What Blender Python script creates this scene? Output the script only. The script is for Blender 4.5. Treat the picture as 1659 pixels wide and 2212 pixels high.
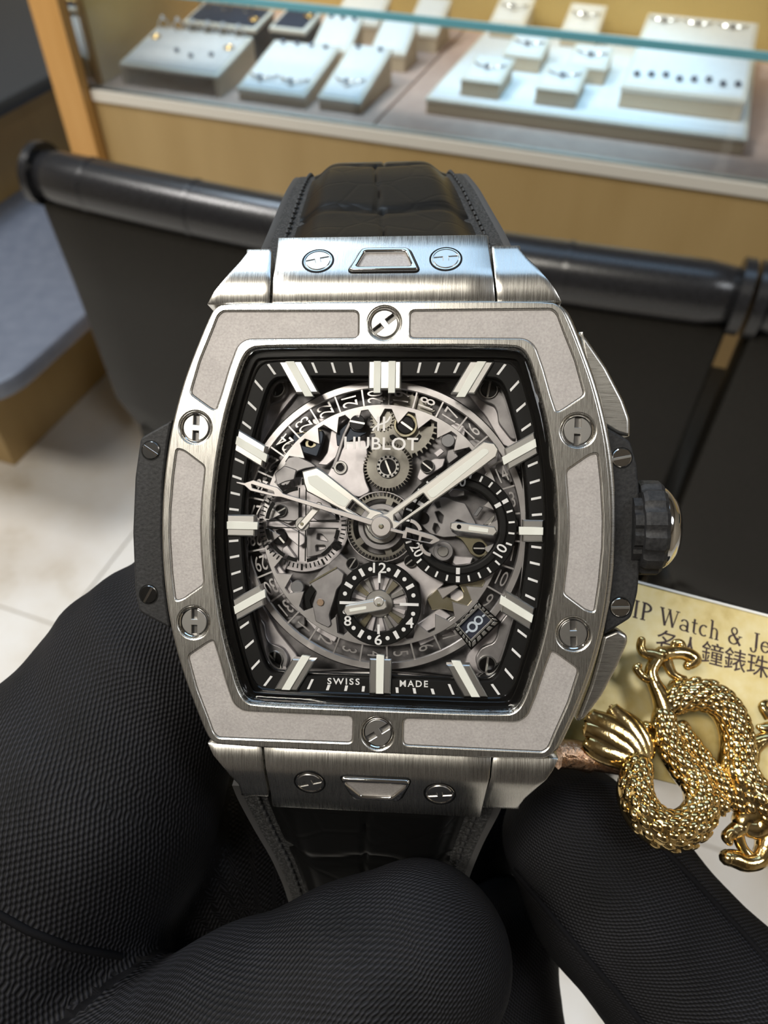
import bpy, bmesh, math, random
import numpy as np
from mathutils import Vector, Matrix

random.seed(7)
scene = bpy.context.scene
COL = scene.collection
for o in list(bpy.data.objects):
    bpy.data.objects.remove(o)

# ------------------------------------------------------------------ camera
FPX, CX, CY = 1661.0, 829.5, 1106.0          # focal length and centre of the 1659 x 2212 frame
PITCH = math.radians(47.0)
CAM = np.array([0.0, 0.0, 1.2])
FWD = np.array([0.0, math.cos(PITCH), -math.sin(PITCH)])
UPV = np.array([0.0, math.sin(PITCH), math.cos(PITCH)])
RGT = np.array([1.0, 0.0, 0.0])
cam_d = bpy.data.cameras.new('camera')
cam = bpy.data.objects.new('camera', cam_d)
COL.objects.link(cam)
cam.location = CAM
cam.rotation_euler = (math.pi / 2 - PITCH, 0, 0)
cam_d.sensor_fit = 'HORIZONTAL'
cam_d.sensor_width = 36.0
cam_d.lens = FPX / 1659.0 * 36.0
cam_d.clip_start = 0.004
cam_d.clip_end = 50
cam_d.dof.use_dof = True
cam_d.dof.focus_distance = 0.066
cam_d.dof.aperture_fstop = 62.0
scene.camera = cam

# ------------------------------------------------------------------ world, lamps, exposure
scene.view_settings.view_transform = 'Standard'
scene.view_settings.look = 'None'
scene.view_settings.gamma = 1.0
scene.view_settings.use_curve_mapping = False
scene.view_settings.exposure = 0.0
cy = scene.cycles
cy.max_bounces = 6; cy.diffuse_bounces = 3; cy.glossy_bounces = 4; cy.transmission_bounces = 4; cy.transparent_max_bounces = 8
cy.caustics_reflective = False; cy.caustics_refractive = False
world = bpy.data.worlds.new('World')
scene.world = world
world.use_nodes = True
world.node_tree.nodes['Background'].inputs[0].default_value = (0.9, 0.93, 1.0, 1)
world.node_tree.nodes['Background'].inputs[1].default_value = 0.30

PSI = math.radians(20.0)                      # the shop counter runs 20 degrees across the view
UD = np.array([math.cos(PSI), -math.sin(PSI), 0.0])
VD = np.array([math.sin(PSI), math.cos(PSI), 0.0])
def Q(u, v, z):                               # shop frame: u along the counter, v away from the viewer
    return UD * u + VD * v + np.array([0, 0, z])

CEIL = 2.75
LAMPS = [  # u, v, size_u, size_v, watts, colour
    (-0.58, -0.80, 0.90, 0.40, 46, (1.0, 0.94, 0.83)),
    (-1.50, 0.10, 0.60, 0.60, 40, (1.0, 0.97, 0.93)),
    (1.45, -0.10, 0.60, 0.60, 16, (0.93, 0.96, 1.0)),
    (-1.15, 1.25, 0.60, 0.60, 24, (0.70, 0.85, 1.0)),
    (-0.05, 0.95, 1.40, 0.70, 7, (0.45, 0.70, 1.0)),
]
for i, (u, v, su, sv, w, c) in enumerate(LAMPS):
    ld = bpy.data.lights.new('ceiling_panel_light', 'AREA')
    ld.shape = 'RECTANGLE'; ld.size = su; ld.size_y = sv
    ld.energy = w; ld.color = c
    lo = bpy.data.objects.new('ceiling_panel_light', ld)
    COL.objects.link(lo)
    lo.location = Q(u, v, CEIL - 0.03)
    lo.rotation_euler = (0, 0, -PSI)
def spot(loc, target, watts, color, size, blend=0.5, soft=0.03):
    ld = bpy.data.lights.new('added_counter_spot', 'SPOT')
    ld.energy = watts; ld.color = color; ld.spot_size = math.radians(size); ld.spot_blend = blend
    ld.shadow_soft_size = soft
    lo = bpy.data.objects.new('added_counter_spot', ld)
    COL.objects.link(lo)
    lo.location = loc
    d = Vector(target) - Vector(loc)
    lo.rotation_euler = d.to_track_quat('-Z', 'Y').to_euler()
spot(Q(-0.12, 1.22, CEIL - 0.12), Q(-0.14, 1.22, 0.80), 115, (0.36, 0.70, 1.0), 16, 0.9)  # cold ceiling spots added in place of the counter's inner LED strip
spot(Q(-0.55, 1.22, CEIL - 0.12), Q(-0.54, 1.18, 0.80), 75, (0.38, 0.70, 1.0), 17, 0.9)
spot(Q(-0.85, 0.95, CEIL - 0.12), Q(-0.80, 1.50, 0.95), 55, (1.0, 0.82, 0.48), 20, 0.9)  # warm spots added to brighten the back panel
spot(Q(-0.10, 0.95, CEIL - 0.12), Q(-0.12, 1.54, 1.00), 55, (1.0, 0.84, 0.52), 22, 0.9)

# ------------------------------------------------------------------ node materials
def new_mat(name):
    m = bpy.data.materials.new(name)
    m.use_nodes = True
    nt = m.node_tree
    return m, nt, nt.nodes['Principled BSDF']
def coords(nt, scale=(1, 1, 1), rot=(0, 0, 0), kind='Object'):
    tc = nt.nodes.new('ShaderNodeTexCoord')
    mp = nt.nodes.new('ShaderNodeMapping')
    mp.inputs['Scale'].default_value = scale
    mp.inputs['Rotation'].default_value = rot
    nt.links.new(tc.outputs[kind], mp.inputs['Vector'])
    return mp.outputs['Vector']
def noise(nt, vec, scale, detail=3.0, rough=0.5):
    n = nt.nodes.new('ShaderNodeTexNoise')
    n.inputs['Scale'].default_value = scale
    n.inputs['Detail'].default_value = detail
    n.inputs['Roughness'].default_value = rough
    nt.links.new(vec, n.inputs['Vector'])
    return n.outputs['Fac']
def ramp(nt, fac, stops):
    r = nt.nodes.new('ShaderNodeValToRGB')
    el = r.color_ramp.elements
    while len(el) < len(stops):
        el.new(0.5)
    for e, (p, c) in zip(el, stops):
        e.position = p
        e.color = (*c, 1) if len(c) == 3 else c
    nt.links.new(fac, r.inputs['Fac'])
    return r.outputs['Color']
def bump(nt, b, height, strength, dist):
    n = nt.nodes.new('ShaderNodeBump')
    n.inputs['Strength'].default_value = strength
    n.inputs['Distance'].default_value = dist
    nt.links.new(height, n.inputs['Height'])
    nt.links.new(n.outputs['Normal'], b.inputs['Normal'])
def mathn(nt, op, a, b=None):
    n = nt.nodes.new('ShaderNodeMath'); n.operation = op
    for i, x in enumerate((a, b)):
        if x is None: continue
        if isinstance(x, (int, float)): n.inputs[i].default_value = x
        else: nt.links.new(x, n.inputs[i])
    return n.outputs[0]
def plain(name, color, metallic=0.0, rough=0.5, spec=0.5, coat=0.0):
    m, nt, b = new_mat(name)
    b.inputs['Base Color'].default_value = (*color, 1)
    b.inputs['Metallic'].default_value = metallic
    b.inputs['Roughness'].default_value = rough
    b.inputs['Specular IOR Level'].default_value = spec
    b.inputs['Coat Weight'].default_value = coat
    return m
def speckled(name, c0, c1, scale, metallic=0.0, rough=0.5, spec=0.5, stretch=(1, 1, 1), lo=0.3, hi=0.7,
             bump_s=0.0, bump_d=0.0001, rr=None, detail=3.0, rot=(0, 0, 0)):
    m, nt, b = new_mat(name)
    v = coords(nt, stretch, rot)
    f = noise(nt, v, scale, detail)
    nt.links.new(ramp(nt, f, [(lo, c0), (hi, c1)]), b.inputs['Base Color'])
    b.inputs['Metallic'].default_value = metallic
    b.inputs['Roughness'].default_value = rough
    b.inputs['Specular IOR Level'].default_value = spec
    if rr:
        nt.links.new(ramp(nt, f, [(lo, (rr[0],) * 3), (hi, (rr[1],) * 3)]), b.inputs['Roughness'])
    if bump_s:
        bump(nt, b, f, bump_s, bump_d)
    return m
def clear_glass(name, tint, refl=1.0, rough=0.02):
    m, nt, b = new_mat(name)
    nt.nodes.remove(b)
    out = nt.nodes['Material Output']
    tr = nt.nodes.new('ShaderNodeBsdfTransparent'); tr.inputs[0].default_value = (*tint, 1)
    gl = nt.nodes.new('ShaderNodeBsdfGlossy'); gl.inputs['Roughness'].default_value = rough
    fr = nt.nodes.new('ShaderNodeFresnel'); fr.inputs[0].default_value = 1.45
    mx = nt.nodes.new('ShaderNodeMixShader')
    f = mathn(nt, 'MULTIPLY', fr.outputs[0], refl)
    nt.links.new(f, mx.inputs[0]); nt.links.new(tr.outputs[0], mx.inputs[1]); nt.links.new(gl.outputs[0], mx.inputs[2])
    nt.links.new(mx.outputs[0], out.inputs['Surface'])
    return m

# ------------------------------------------------------------------ mesh building
def link(name, me, mat, parent=None, smooth=35):
    o = bpy.data.objects.new(name, me)
    COL.objects.link(o)
    if mat is not None and not me.materials:
        me.materials.append(mat)
    if parent is not None:
        o.parent = parent
    if smooth:
        me.shade_smooth()
        me.set_sharp_from_angle(angle=math.radians(smooth))
    return o
def tag(o, label, cat=None, group=None, kind=None):
    if label: o['label'] = label
    if cat: o['category'] = cat
    if group: o['group'] = group
    if kind: o['kind'] = kind
    return o
def empty(name, loc=(0, 0, 0), mat=None):
    o = bpy.data.objects.new(name, None)
    COL.objects.link(o)
    if mat is not None: o.matrix_world = mat
    else: o.location = loc
    o.empty_display_size = 0.01
    return o
class MB:
    """Collects faces in any unit and links them as one mesh object."""
    def __init__(self, scale=1.0):
        self.v = []; self.f = []; self.s = scale
    def add(self, vs, fs):
        k = len(self.v)
        self.v += [tuple(float(c) for c in p) for p in vs]
        self.f += [tuple(i + k for i in f) for f in fs]
        return self
    def hexa(self, p):             # eight corners: lower ring then upper ring, counter-clockwise
        return self.add(p, [(3, 2, 1, 0), (4, 5, 6, 7), (0, 1, 5, 4), (1, 2, 6, 5), (2, 3, 7, 6), (3, 0, 4, 7)])
    def box(self, x0, x1, y0, y1, z0, z1, tr=None):
        p = [(x0, y0, z0), (x1, y0, z0), (x1, y1, z0), (x0, y1, z0), (x0, y0, z1), (x1, y0, z1), (x1, y1, z1), (x0, y1, z1)]
        return self.hexa([tr(*q) for q in p] if tr else p)
    def rings(self, rings, close=True, cap0=True, cap1=True):
        n = len(rings[0]); fs = []
        for i in range(len(rings) - 1):
            for j in range(n if close else n - 1):
                a, b = i * n + j, i * n + (j + 1) % n
                fs.append((a, b, b + n, a + n))
        if cap0: fs.append(tuple(reversed(range(n))))
        if cap1: fs.append(tuple(range((len(rings) - 1) * n, len(rings) * n)))
        return self.add([p for r in rings for p in r], fs)
    def tube(self, path, rad, n=10, cap=True, flat=1.0, up=(0, 0, 1)):
        P = [np.array(p, float) for p in path]; rs = []
        if not hasattr(rad, '__len__'): rad = [rad] * len(P)
        prev = None
        for i, p in enumerate(P):
            t = P[min(i + 1, len(P) - 1)] - P[max(i - 1, 0)]
            t = t / (np.linalg.norm(t) + 1e-12)
            a = np.cross(np.array(up, float), t) if prev is None else prev - t * np.dot(prev, t)
            if np.linalg.norm(a) < 1e-6: a = np.cross(np.array([1.0, 0.3, 0.2]), t)
            a /= np.linalg.norm(a); b = np.cross(t, a); prev = a
            rs.append([p + (a * math.cos(2 * math.pi * k / n) + b * flat * math.sin(2 * math.pi * k / n)) * rad[i] for k in range(n)])
        return self.rings(rs, True, cap, cap)
    def sphere(self, c, r, nu=10, nv=6):
        r = np.array(r if hasattr(r, '__len__') else (r, r, r), float); rs = []
        for i in range(nv + 1):
            a = -math.pi / 2 + math.pi * i / nv
            rr = max(math.cos(a), 0.02)
            rs.append([np.array(c) + r * np.array([rr * math.cos(2 * math.pi * k / nu), rr * math.sin(2 * math.pi * k / nu), math.sin(a)]) for k in range(nu)])
        return self.rings(rs)
    def mesh(self, name, recalc=True):
        me = bpy.data.meshes.new(name)
        me.from_pydata([(x * self.s, y * self.s, z * self.s) for x, y, z in self.v], [], self.f)
        me.update()
        if recalc:
            bm = bmesh.new(); bm.from_mesh(me)
            bmesh.ops.recalc_face_normals(bm, faces=bm.faces); bm.to_mesh(me); bm.free()
        return me
    def build(self, name, mat, parent=None, smooth=35):
        return link(name, self.mesh(name), mat, parent, smooth)
def bevel_mesh(me, off, seg=2, ang=30):
    bm = bmesh.new(); bm.from_mesh(me)
    es = [e for e in bm.edges if len(e.link_faces) == 2 and e.calc_face_angle(0) > math.radians(ang)]
    bmesh.ops.bevel(bm, geom=es, offset=off, segments=seg, profile=0.5, affect='EDGES', clamp_overlap=True)
    bm.to_mesh(me); bm.free(); me.update()
    return me
def round_poly(pts, r, n=4):
    out = []; m = len(pts)
    rr = r if hasattr(r, '__len__') else [r] * m
    for i in range(m):
        p0, p1, p2 = (np.array(pts[(i + k) % m], float)[:2] for k in (-1, 0, 1))
        a, b = p0 - p1, p2 - p1
        la, lb = np.linalg.norm(a), np.linalg.norm(b)
        if la < 1e-9 or lb < 1e-9: continue
        d = min(rr[i], la * 0.48, lb * 0.48)
        if d < 1e-6: out.append(tuple(p1)); continue
        s, e = p1 + a / la * d, p1 + b / lb * d
        for k in range(n + 1):
            t = k / n
            out.append(tuple(s * (1 - t) ** 2 + p1 * 2 * t * (1 - t) + e * t * t))
    return out
def plate_mesh(name, loops, z0, z1, bev=0.0, scale=0.001):
    """A flat plate with holes and bevelled rims: first loop is the outline."""
    k = bpy.data.curves.new(name, 'CURVE')
    k.dimensions = '2D'; k.fill_mode = 'BOTH'
    h = abs(z1 - z0) / 2
    bev = min(bev, h * 0.9)
    k.extrude = h - bev; k.bevel_depth = bev; k.bevel_resolution = 0 if bev < 0.12 else 2; k.offset = -bev
    for lp in loops:
        s = k.splines.new('POLY'); s.points.add(len(lp) - 1); s.use_cyclic_u = True
        for p, q in zip(s.points, lp): p.co = (q[0], q[1], 0, 1)
    o = bpy.data.objects.new(name, k)
    me = bpy.data.meshes.new_from_object(o)
    me.transform(Matrix.Scale(scale, 4) @ Matrix.Translation((0, 0, (z0 + z1) / 2)))
    bpy.data.objects.remove(o); bpy.data.curves.remove(k)
    me.materials.clear()
    return me
def text_mesh(name, body, size, z0=0.0, z1=0.05, bold=0.0, spacing=1.0, scale=0.001, shear=0.0, align='CENTER'):
    c = bpy.data.curves.new(name, 'FONT')
    c.body = body; c.size = size; c.extrude = (z1 - z0) / 2; c.offset = bold; c.space_character = spacing; c.shear = shear
    c.align_x = align; c.align_y = 'CENTER'; c.resolution_u = 3
    o = bpy.data.objects.new(name, c)
    me = bpy.data.meshes.new_from_object(o)
    me.transform(Matrix.Scale(scale, 4) @ Matrix.Translation((0, 0, (z0 + z1) / 2)))
    bpy.data.objects.remove(o); bpy.data.curves.remove(c)
    me.materials.clear()
    return me
def circle(cx, cy, r, n=32, a0=0.0):
    return [(cx + r * math.cos(a0 + 2 * math.pi * k / n), cy + r * math.sin(a0 + 2 * math.pi * k / n)) for k in range(n)]

# pixel to point: a pixel gives a direction, the surface touched gives the distance
def ray(px, py):
    return FWD + RGT * (px - CX) / FPX - UPV * (py - CY) / FPX
def at(px, py, depth_mm):
    return CAM + ray(px, py) * depth_mm * 0.001
def hit(px, py, p, n):
    d = ray(px, py)
    return CAM + d * (np.dot(np.array(p) - CAM, n) / np.dot(d, n))
def uv_of(P):
    return float(P @ UD), float(P @ VD), float(P[2])
# ------------------------------------------------------------------ the shop
def struct(name, mb_or_me, mat, smooth=0):
    o = mb_or_me.build(name, mat, None, smooth) if isinstance(mb_or_me, MB) else link(name, mb_or_me, mat, None, smooth)
    o['kind'] = 'structure'
    return o
def ubox(u0, u1, v0, v1, z0, z1):
    return MB().box(u0, u1, v0, v1, z0, z1, tr=Q)
def marble_mat():
    m, nt, b = new_mat('polished_marble')
    v = coords(nt)
    f = noise(nt, v, 2.3, 6, 0.6)
    w = noise(nt, v, 9.0, 5, 0.6)
    s = mathn(nt, 'ADD', mathn(nt, 'MULTIPLY', f, 0.65), mathn(nt, 'MULTIPLY', w, 0.35))
    nt.links.new(ramp(nt, s, [(0.36, (0.62, 0.55, 0.45)), (0.47, (0.80, 0.76, 0.70)), (0.6, (0.86, 0.84, 0.81))]), b.inputs['Base Color'])
    b.inputs['Roughness'].default_value = 0.22
    return m
M_MARBLE = marble_mat()
M_WALL = speckled('painted_wall', (0.42, 0.36, 0.28), (0.46, 0.40, 0.31), 8, rough=0.8)
M_CEIL = plain('ceiling_paint', (0.22, 0.20, 0.18), rough=0.9)
M_TAN = speckled('tan_laminate', (0.40, 0.27, 0.11), (0.46, 0.32, 0.14), 14, rough=0.45, stretch=(1, 1, 0.2))
M_TAN2 = speckled('ochre_backing', (0.60, 0.43, 0.16), (0.66, 0.48, 0.19), 10, rough=0.6)
M_WOOD = speckled('honey_wood', (0.56, 0.29, 0.08), (0.68, 0.38, 0.13), 30, rough=0.4, stretch=(1, 1, 0.08))
M_DECK = speckled('mauve_suede', (0.48, 0.33, 0.27), (0.54, 0.38, 0.31), 60, rough=0.8)
M_CREAM = plain('cream_edge', (0.72, 0.68, 0.60), rough=0.5)
M_DARK = plain('dark_lacquer', (0.035, 0.038, 0.042), rough=0.35)
M_NAVY = plain('navy_velvet', (0.02, 0.025, 0.045), rough=0.8)
M_PAD = speckled('white_leatherette', (0.78, 0.79, 0.80), (0.84, 0.85, 0.86), 120, rough=0.55)
M_PADSIDE = plain('pale_tan_side', (0.55, 0.46, 0.34), rough=0.6)
M_SILVER = plain('silver', (0.85, 0.86, 0.88), 1.0, 0.15)
M_GEM = plain('cut_stone', (0.80, 0.86, 0.95), 0.4, 0.05)
M_GREYGEM = plain('grey_stone', (0.12, 0.13, 0.17), 0.3, 0.15)
M_GOLDJ = plain('jewellery_gold', (0.95, 0.68, 0.28), 1.0, 0.18)
M_GLASS = clear_glass('shop_glass', (0.97, 0.99, 0.99))
M_GLASSTOP = clear_glass('anti_glare_glass', (0.98, 0.985, 0.97), 0.12)
M_GLASSEDGE = plain('glass_edge', (0.16, 0.46, 0.55), 0.0, 0.12, 0.8)
M_LEATHER = speckled('black_chair_leather', (0.009, 0.008, 0.0062), (0.014, 0.0125, 0.010), 300, rough=0.50, spec=0.22, bump_s=0.15, bump_d=0.0005)
M_ROLL = speckled('black_roll_leather', (0.012, 0.012, 0.013), (0.018, 0.018, 0.020), 300, rough=0.26, spec=0.5, bump_s=0.1, bump_d=0.0005)
M_LEATHER_B = speckled('reflection_tinted_leather', (0.115, 0.13, 0.17), (0.145, 0.16, 0.20), 40, rough=0.40)  # dark seat leather with blue-grey reflected light put into its colour
M_BLACKMETAL = plain('black_metal', (0.015, 0.015, 0.016), 0.2, 0.35)
M_LAMPFRAME = plain('lamp_frame', (0.8, 0.8, 0.8), 0.0, 0.5)

U0, U1, V0, V1 = -3.2, 2.6, -2.6, 2.6
fl = struct('floor', ubox(U0, U1, V0, V1, -0.06, -0.004), plain('tile_grout', (0.42, 0.38, 0.33), rough=0.8))
TS = 0.8
shared = {}
for i in range(8):
    for j in range(7):
        a, c = U0 + i * TS - 0.05, V0 + j * TS - 0.03
        b_, d = min(a + TS - 0.004, U1), min(c + TS - 0.004, V1)
        a, c = max(a, U0), max(c, V0)
        if b_ - a < 0.05 or d - c < 0.05: continue
        t = ubox(a, b_, c, d, -0.02, 0.0).build('floor_tile', M_MARBLE, fl, 0)
struct('ceiling', ubox(U0, U1, V0, V1, CEIL, CEIL + 0.06), M_CEIL)
struct('wall_back', ubox(U0 - 0.06, U1 + 0.06, V1, V1 + 0.06, 0, CEIL), M_WALL)
struct('wall_front', ubox(U0 - 0.06, U1 + 0.06, V0 - 0.06, V0, 0, CEIL), speckled('dark_shop_front', (0.08, 0.07, 0.07), (0.11, 0.10, 0.09), 5, rough=0.6))
struct('wall_left', ubox(U0 - 0.06, U0, V0, V1, 0, CEIL), M_WALL)
struct('wall_right', ubox(U1, U1 + 0.06, V0, V1, 0, CEIL), M_WALL)
lamp_names = ['behind the viewer', 'left of the chairs', 'right of the chairs', 'over the tan counter left end', 'over the tan counter right end']
for (u, v, su, sv, w, c), nm in zip(LAMPS, lamp_names):
    L = empty('ceiling_lamp', Q(u, v, CEIL))
    mb = MB()
    for a in (-1, 1):
        mb.box(u + a * su / 2 - 0.02, u + a * su / 2 + 0.02, v - sv / 2 - 0.02, v + sv / 2 + 0.02, CEIL - 0.04, CEIL - 0.001, tr=lambda x, y, z: Q(x, y, z) - Q(u, v, CEIL))
        mb.box(u - su / 2, u + su / 2, v + a * sv / 2 - 0.02, v + a * sv / 2 + 0.02, CEIL - 0.04, CEIL - 0.001, tr=lambda x, y, z: Q(x, y, z) - Q(u, v, CEIL))
    mb.build('lamp_frame', M_LAMPFRAME, L, 0)
    tag(L, 'white rectangular ceiling light panel ' + nm, 'ceiling light', 'ceiling light panels')

# ---- showcase counter
DZ = 0.778
SC_U0, SC_U1, SC_V0, SC_V1 = -0.86, 1.5, 1.05, 1.535
sc_root = empty('display_counter', Q(-0.2, 1.3, 0))
def sc(name, mb, mat, smooth=0, parent=None):
    me = mb.mesh(name)
    me.transform(Matrix.Translation(-sc_root.location))
    return link(name, me, mat, parent or sc_root, smooth)
sc('front_panel', ubox(SC_U0, SC_U1, SC_V0, SC_V0 + 0.02, 0.66, DZ - 0.014), M_TAN)
sc('kick_panel', ubox(SC_U0, SC_U1, SC_V0 + 0.06, SC_V0 + 0.08, 0.0, 0.66), speckled('kick_laminate', (0.30, 0.20, 0.09), (0.34, 0.23, 0.10), 14, rough=0.5))
sc('side_panel', ubox(SC_U0 - 0.02, SC_U0, SC_V0 + 0.03, SC_V1, 0.0, DZ + 0.15), M_TAN2)
sc('back_panel', ubox(SC_U0, SC_U1, SC_V1, SC_V1 + 0.02, 0.0, DZ + 0.30), M_TAN2)
sc('base_board', ubox(SC_U0, SC_U1, SC_V0 + 0.02, SC_V1, DZ - 0.03, DZ - 0.012), M_TAN)
sc('front_trim', ubox(SC_U0, SC_U1, SC_V0 - 0.004, SC_V0 + 0.016, DZ - 0.014, DZ + 0.001), M_CREAM)
seam = -0.405
sc('deck_board', ubox(SC_U0 + 0.002, seam - 0.002, SC_V0 + 0.018, SC_V1, DZ - 0.012, DZ), M_DECK)
sc('deck_board', ubox(seam + 0.002, SC_U1, SC_V0 + 0.018, SC_V1, DZ - 0.012, DZ), M_DECK)
sc('corner_post', ubox(SC_U0 - 0.055, SC_U0 - 0.005, SC_V0 - 0.02, SC_V0 + 0.03, 0.0, 1.35), M_WOOD)
g = sc('front_glass', ubox(SC_U0 + 0.002, SC_U1, SC_V0 + 0.003, SC_V0 + 0.009, DZ + 0.001, DZ + 0.136), M_GLASS)
sc('top_glass', ubox(SC_U0 + 0.002, SC_U1, SC_V0 + 0.004, SC_V1, DZ + 0.1365, DZ + 0.1425), M_GLASSTOP)
sc('glass_edge', ubox(SC_U0 + 0.002, SC_U1, SC_V0 - 0.002, SC_V0 + 0.003, DZ + 0.1355, DZ + 0.1440), M_GLASSEDGE)
sc('glass_side_edge', ubox(SC_U0 - 0.004, SC_U0 + 0.002, SC_V0 - 0.001, SC_V0 + 0.008, DZ, DZ + 0.143), M_GLASS)
tag(sc_root, 'long tan jewellery display counter with glass top and honey wood corner post', 'display counter')

# ---- jewellery trays: boxes measured on the deck, each a thing of its own
def tray(name, label, u, v, w, d, z_front, z_back, th, rotz=0.0, mat=M_PAD, side=M_PADSIDE, base=DZ, rim=0.0, hollow=False, group='jewellery trays on the counter deck'):
    R = empty(name, Q(u, v, base))
    cr, sr = math.cos(rotz), math.sin(rotz)
    def tr(a, b, z):
        return UD * (a * cr - b * sr) + VD * (a * sr + b * cr) + np.array([0, 0, z])
    def top(b):  return z_front + (z_back - z_front) * (b + d / 2) / d
    def wedge(a0, a1, b0, b1, lo, hi, nm, m, bev=0.0):
        p = []
        for z in (lo, hi):
            for a, b in ((a0, b0), (a1, b0), (a1, b1), (a0, b1)):
                p.append(tr(a, b, max(0.0005, top(b) + z) if z is not None else 0.0005))
        me = MB().hexa(p).mesh(nm)
        if bev: bevel_mesh(me, bev, 2)
        return link(nm, me, m, R, 30)
    if hollow:
        wedge(-w / 2, -w / 2 + 0.008, -d / 2, d / 2, None, -th, 'side_board', side)
        wedge(w / 2 - 0.008, w / 2, -d / 2, d / 2, None, -th, 'side_board', side)
        wedge(-w / 2 + 0.008, w / 2 - 0.008, d / 2 - 0.008, d / 2, None, -th, 'back_board', side)
    else:
        wedge(-w / 2 + 0.002, w / 2 - 0.002, -d / 2 + 0.002, d / 2 - 0.002, None, -th, 'base_block', side)
    wedge(-w / 2, w / 2, -d / 2, d / 2, -th, -0.0006, 'top_frame', M_CREAM, 0.002)
    wedge(-w / 2 + 0.006, w / 2 - 0.006, -d / 2 + 0.006, d / 2 - 0.006, -0.004, 0.001, 'velvet_pad', mat, 0.001)
    tag(R, label, 'jewellery tray', group)
    return R, tr, top
def place(R, me, nm, mat, p, sm=40):
    o = link(nm, me, mat, R, sm); o.location = p
    return o
def ring_mesh(r, t, gem=True):
    mb = MB(); mb.tube([(r * math.cos(a), 0, r * math.sin(a)) for a in np.linspace(0, 2 * math.pi, 15)], t, 6)
    return mb.mesh('ring')
RING = ring_mesh(0.008, 0.0014)
GEMM = MB().sphere((0, 0, 0), 0.0035, 6, 4).mesh('gem')
def jewel(R, tr, top, a, b, kind, nm, label, group):
    p = Vector(tr(a, b, top(b) + 0.001)) + R.location
    if kind == 'ring':
        o = link(nm, RING.copy(), M_SILVER, None, 40); o.location = p + Vector((0, 0, 0.0060))
        gm = link('gem', GEMM.copy(), M_GEM, o, 0); gm.location = (0, 0, 0.009)
    elif kind == 'stud':
        o = link(nm, MB().sphere((0, 0, 0.003), (0.004, 0.004, 0.003), 8, 5).mesh(nm), M_GREYGEM, None, 40); o.location = p
    elif kind == 'hoop':
        mb = MB(); mb.tube([(0.007 * math.cos(t), 0.007 * math.sin(t), 0.0015) for t in np.linspace(0, 2 * math.pi, 15)], 0.0013, 6)
        o = link(nm, mb.mesh(nm), M_GOLDJ, None, 40); o.location = p
    elif kind == 'chain':
        mb = MB(); mb.tube([(0.022 * math.cos(t), 0.016 * math.sin(t) - 0.0, 0.0014) for t in np.linspace(math.pi * 1.02, math.pi * 1.98, 14)], 0.0012, 6)
        o = link(nm, mb.mesh(nm), M_SILVER, None, 40); o.location = p; o.rotation_euler = (0, 0, -PSI)
        pd = link('pendant', MB().sphere((0, -0.018, 0.003), (0.004, 0.005, 0.003), 8, 5).mesh('pendant'), M_GREYGEM, o, 40)
    elif kind == 'drop':
        mb = MB(); mb.tube([(0, 0.06, 0.0012), (0, 0, 0.0012)], 0.0007, 5)
        o = link(nm, mb.mesh(nm), M_SILVER, None, 40); o.location = p; o.rotation_euler = (0, 0, -PSI)
        link('pendant', MB().sphere((0, -0.004, 0.003), (0.005, 0.006, 0.003), 8, 5).mesh('pendant'), M_GREYGEM, o, 40)
    tag(o, label, 'jewellery', group)

ORD = ['leftmost', 'second from left', 'third from left', 'fourth from left', 'fifth from left', 'sixth from left', 'seventh from left', 'eighth from left']
# grey tray on two feet with two rows of rings
R, tr, top = tray('ring_tray', 'pale grey raised tray with ring rows beside the wood post', -0.744, 1.150, 0.171, 0.122, 0.030, 0.050, 0.006, hollow=True,
                  mat=speckled('grey_suede', (0.60, 0.57, 0.55), (0.66, 0.63, 0.61), 80, rough=0.8), side=M_PADSIDE)
for k in range(6):
    jewel(R, tr, top, -0.068 + k * 0.027, 0.052, 'ring', 'ring', 'silver ring in the back row of the grey tray, ' + ORD[k], 'rings in the back row of the grey tray')
jewel(R, tr, top, -0.066, 0.022, 'hoop', 'hoop_earring', 'gold hoop earring near the left edge of the grey tray', None)
jewel(R, tr, top, 0.066, 0.016, 'hoop', 'hoop_earring', 'gold hoop earring near the right edge of the grey tray', None)
for k in range(3):
    jewel(R, tr, top, -0.01 + k * 0.03, -0.012 - 0.01 * (k % 2), 'stud', 'stud_earring', 'small grey stud on the front half of the grey tray, ' + ORD[k], 'studs on the grey tray')
# navy box trays behind
R, tr, top = tray('velvet_box', 'wide dark navy velvet ring box behind the grey tray', -0.739, 1.285, 0.132, 0.075, 0.050, 0.060, 0.008, mat=M_NAVY, side=M_DARK)
for k in range(3):
    jewel(R, tr, top, -0.05 + k * 0.04, 0.012, 'ring', 'ring', 'silver ring in the navy velvet box behind grey tray, ' + ORD[k], 'rings in the navy box')
jewel(R, tr, top, 0.052, -0.012, 'hoop', 'hoop_earring', 'gold hoop earring at the corner of the wide navy box', None)
R, tr, top = tray('velvet_box', 'small dark velvet box with one gold hoop at its edge', -0.626, 1.300, 0.064, 0.070, 0.050, 0.060, 0.008, mat=M_NAVY, side=M_DARK)
jewel(R, tr, top, 0.02, 0.01, 'hoop', 'hoop_earring', 'gold hoop earring on the small dark velvet box', None)
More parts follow.
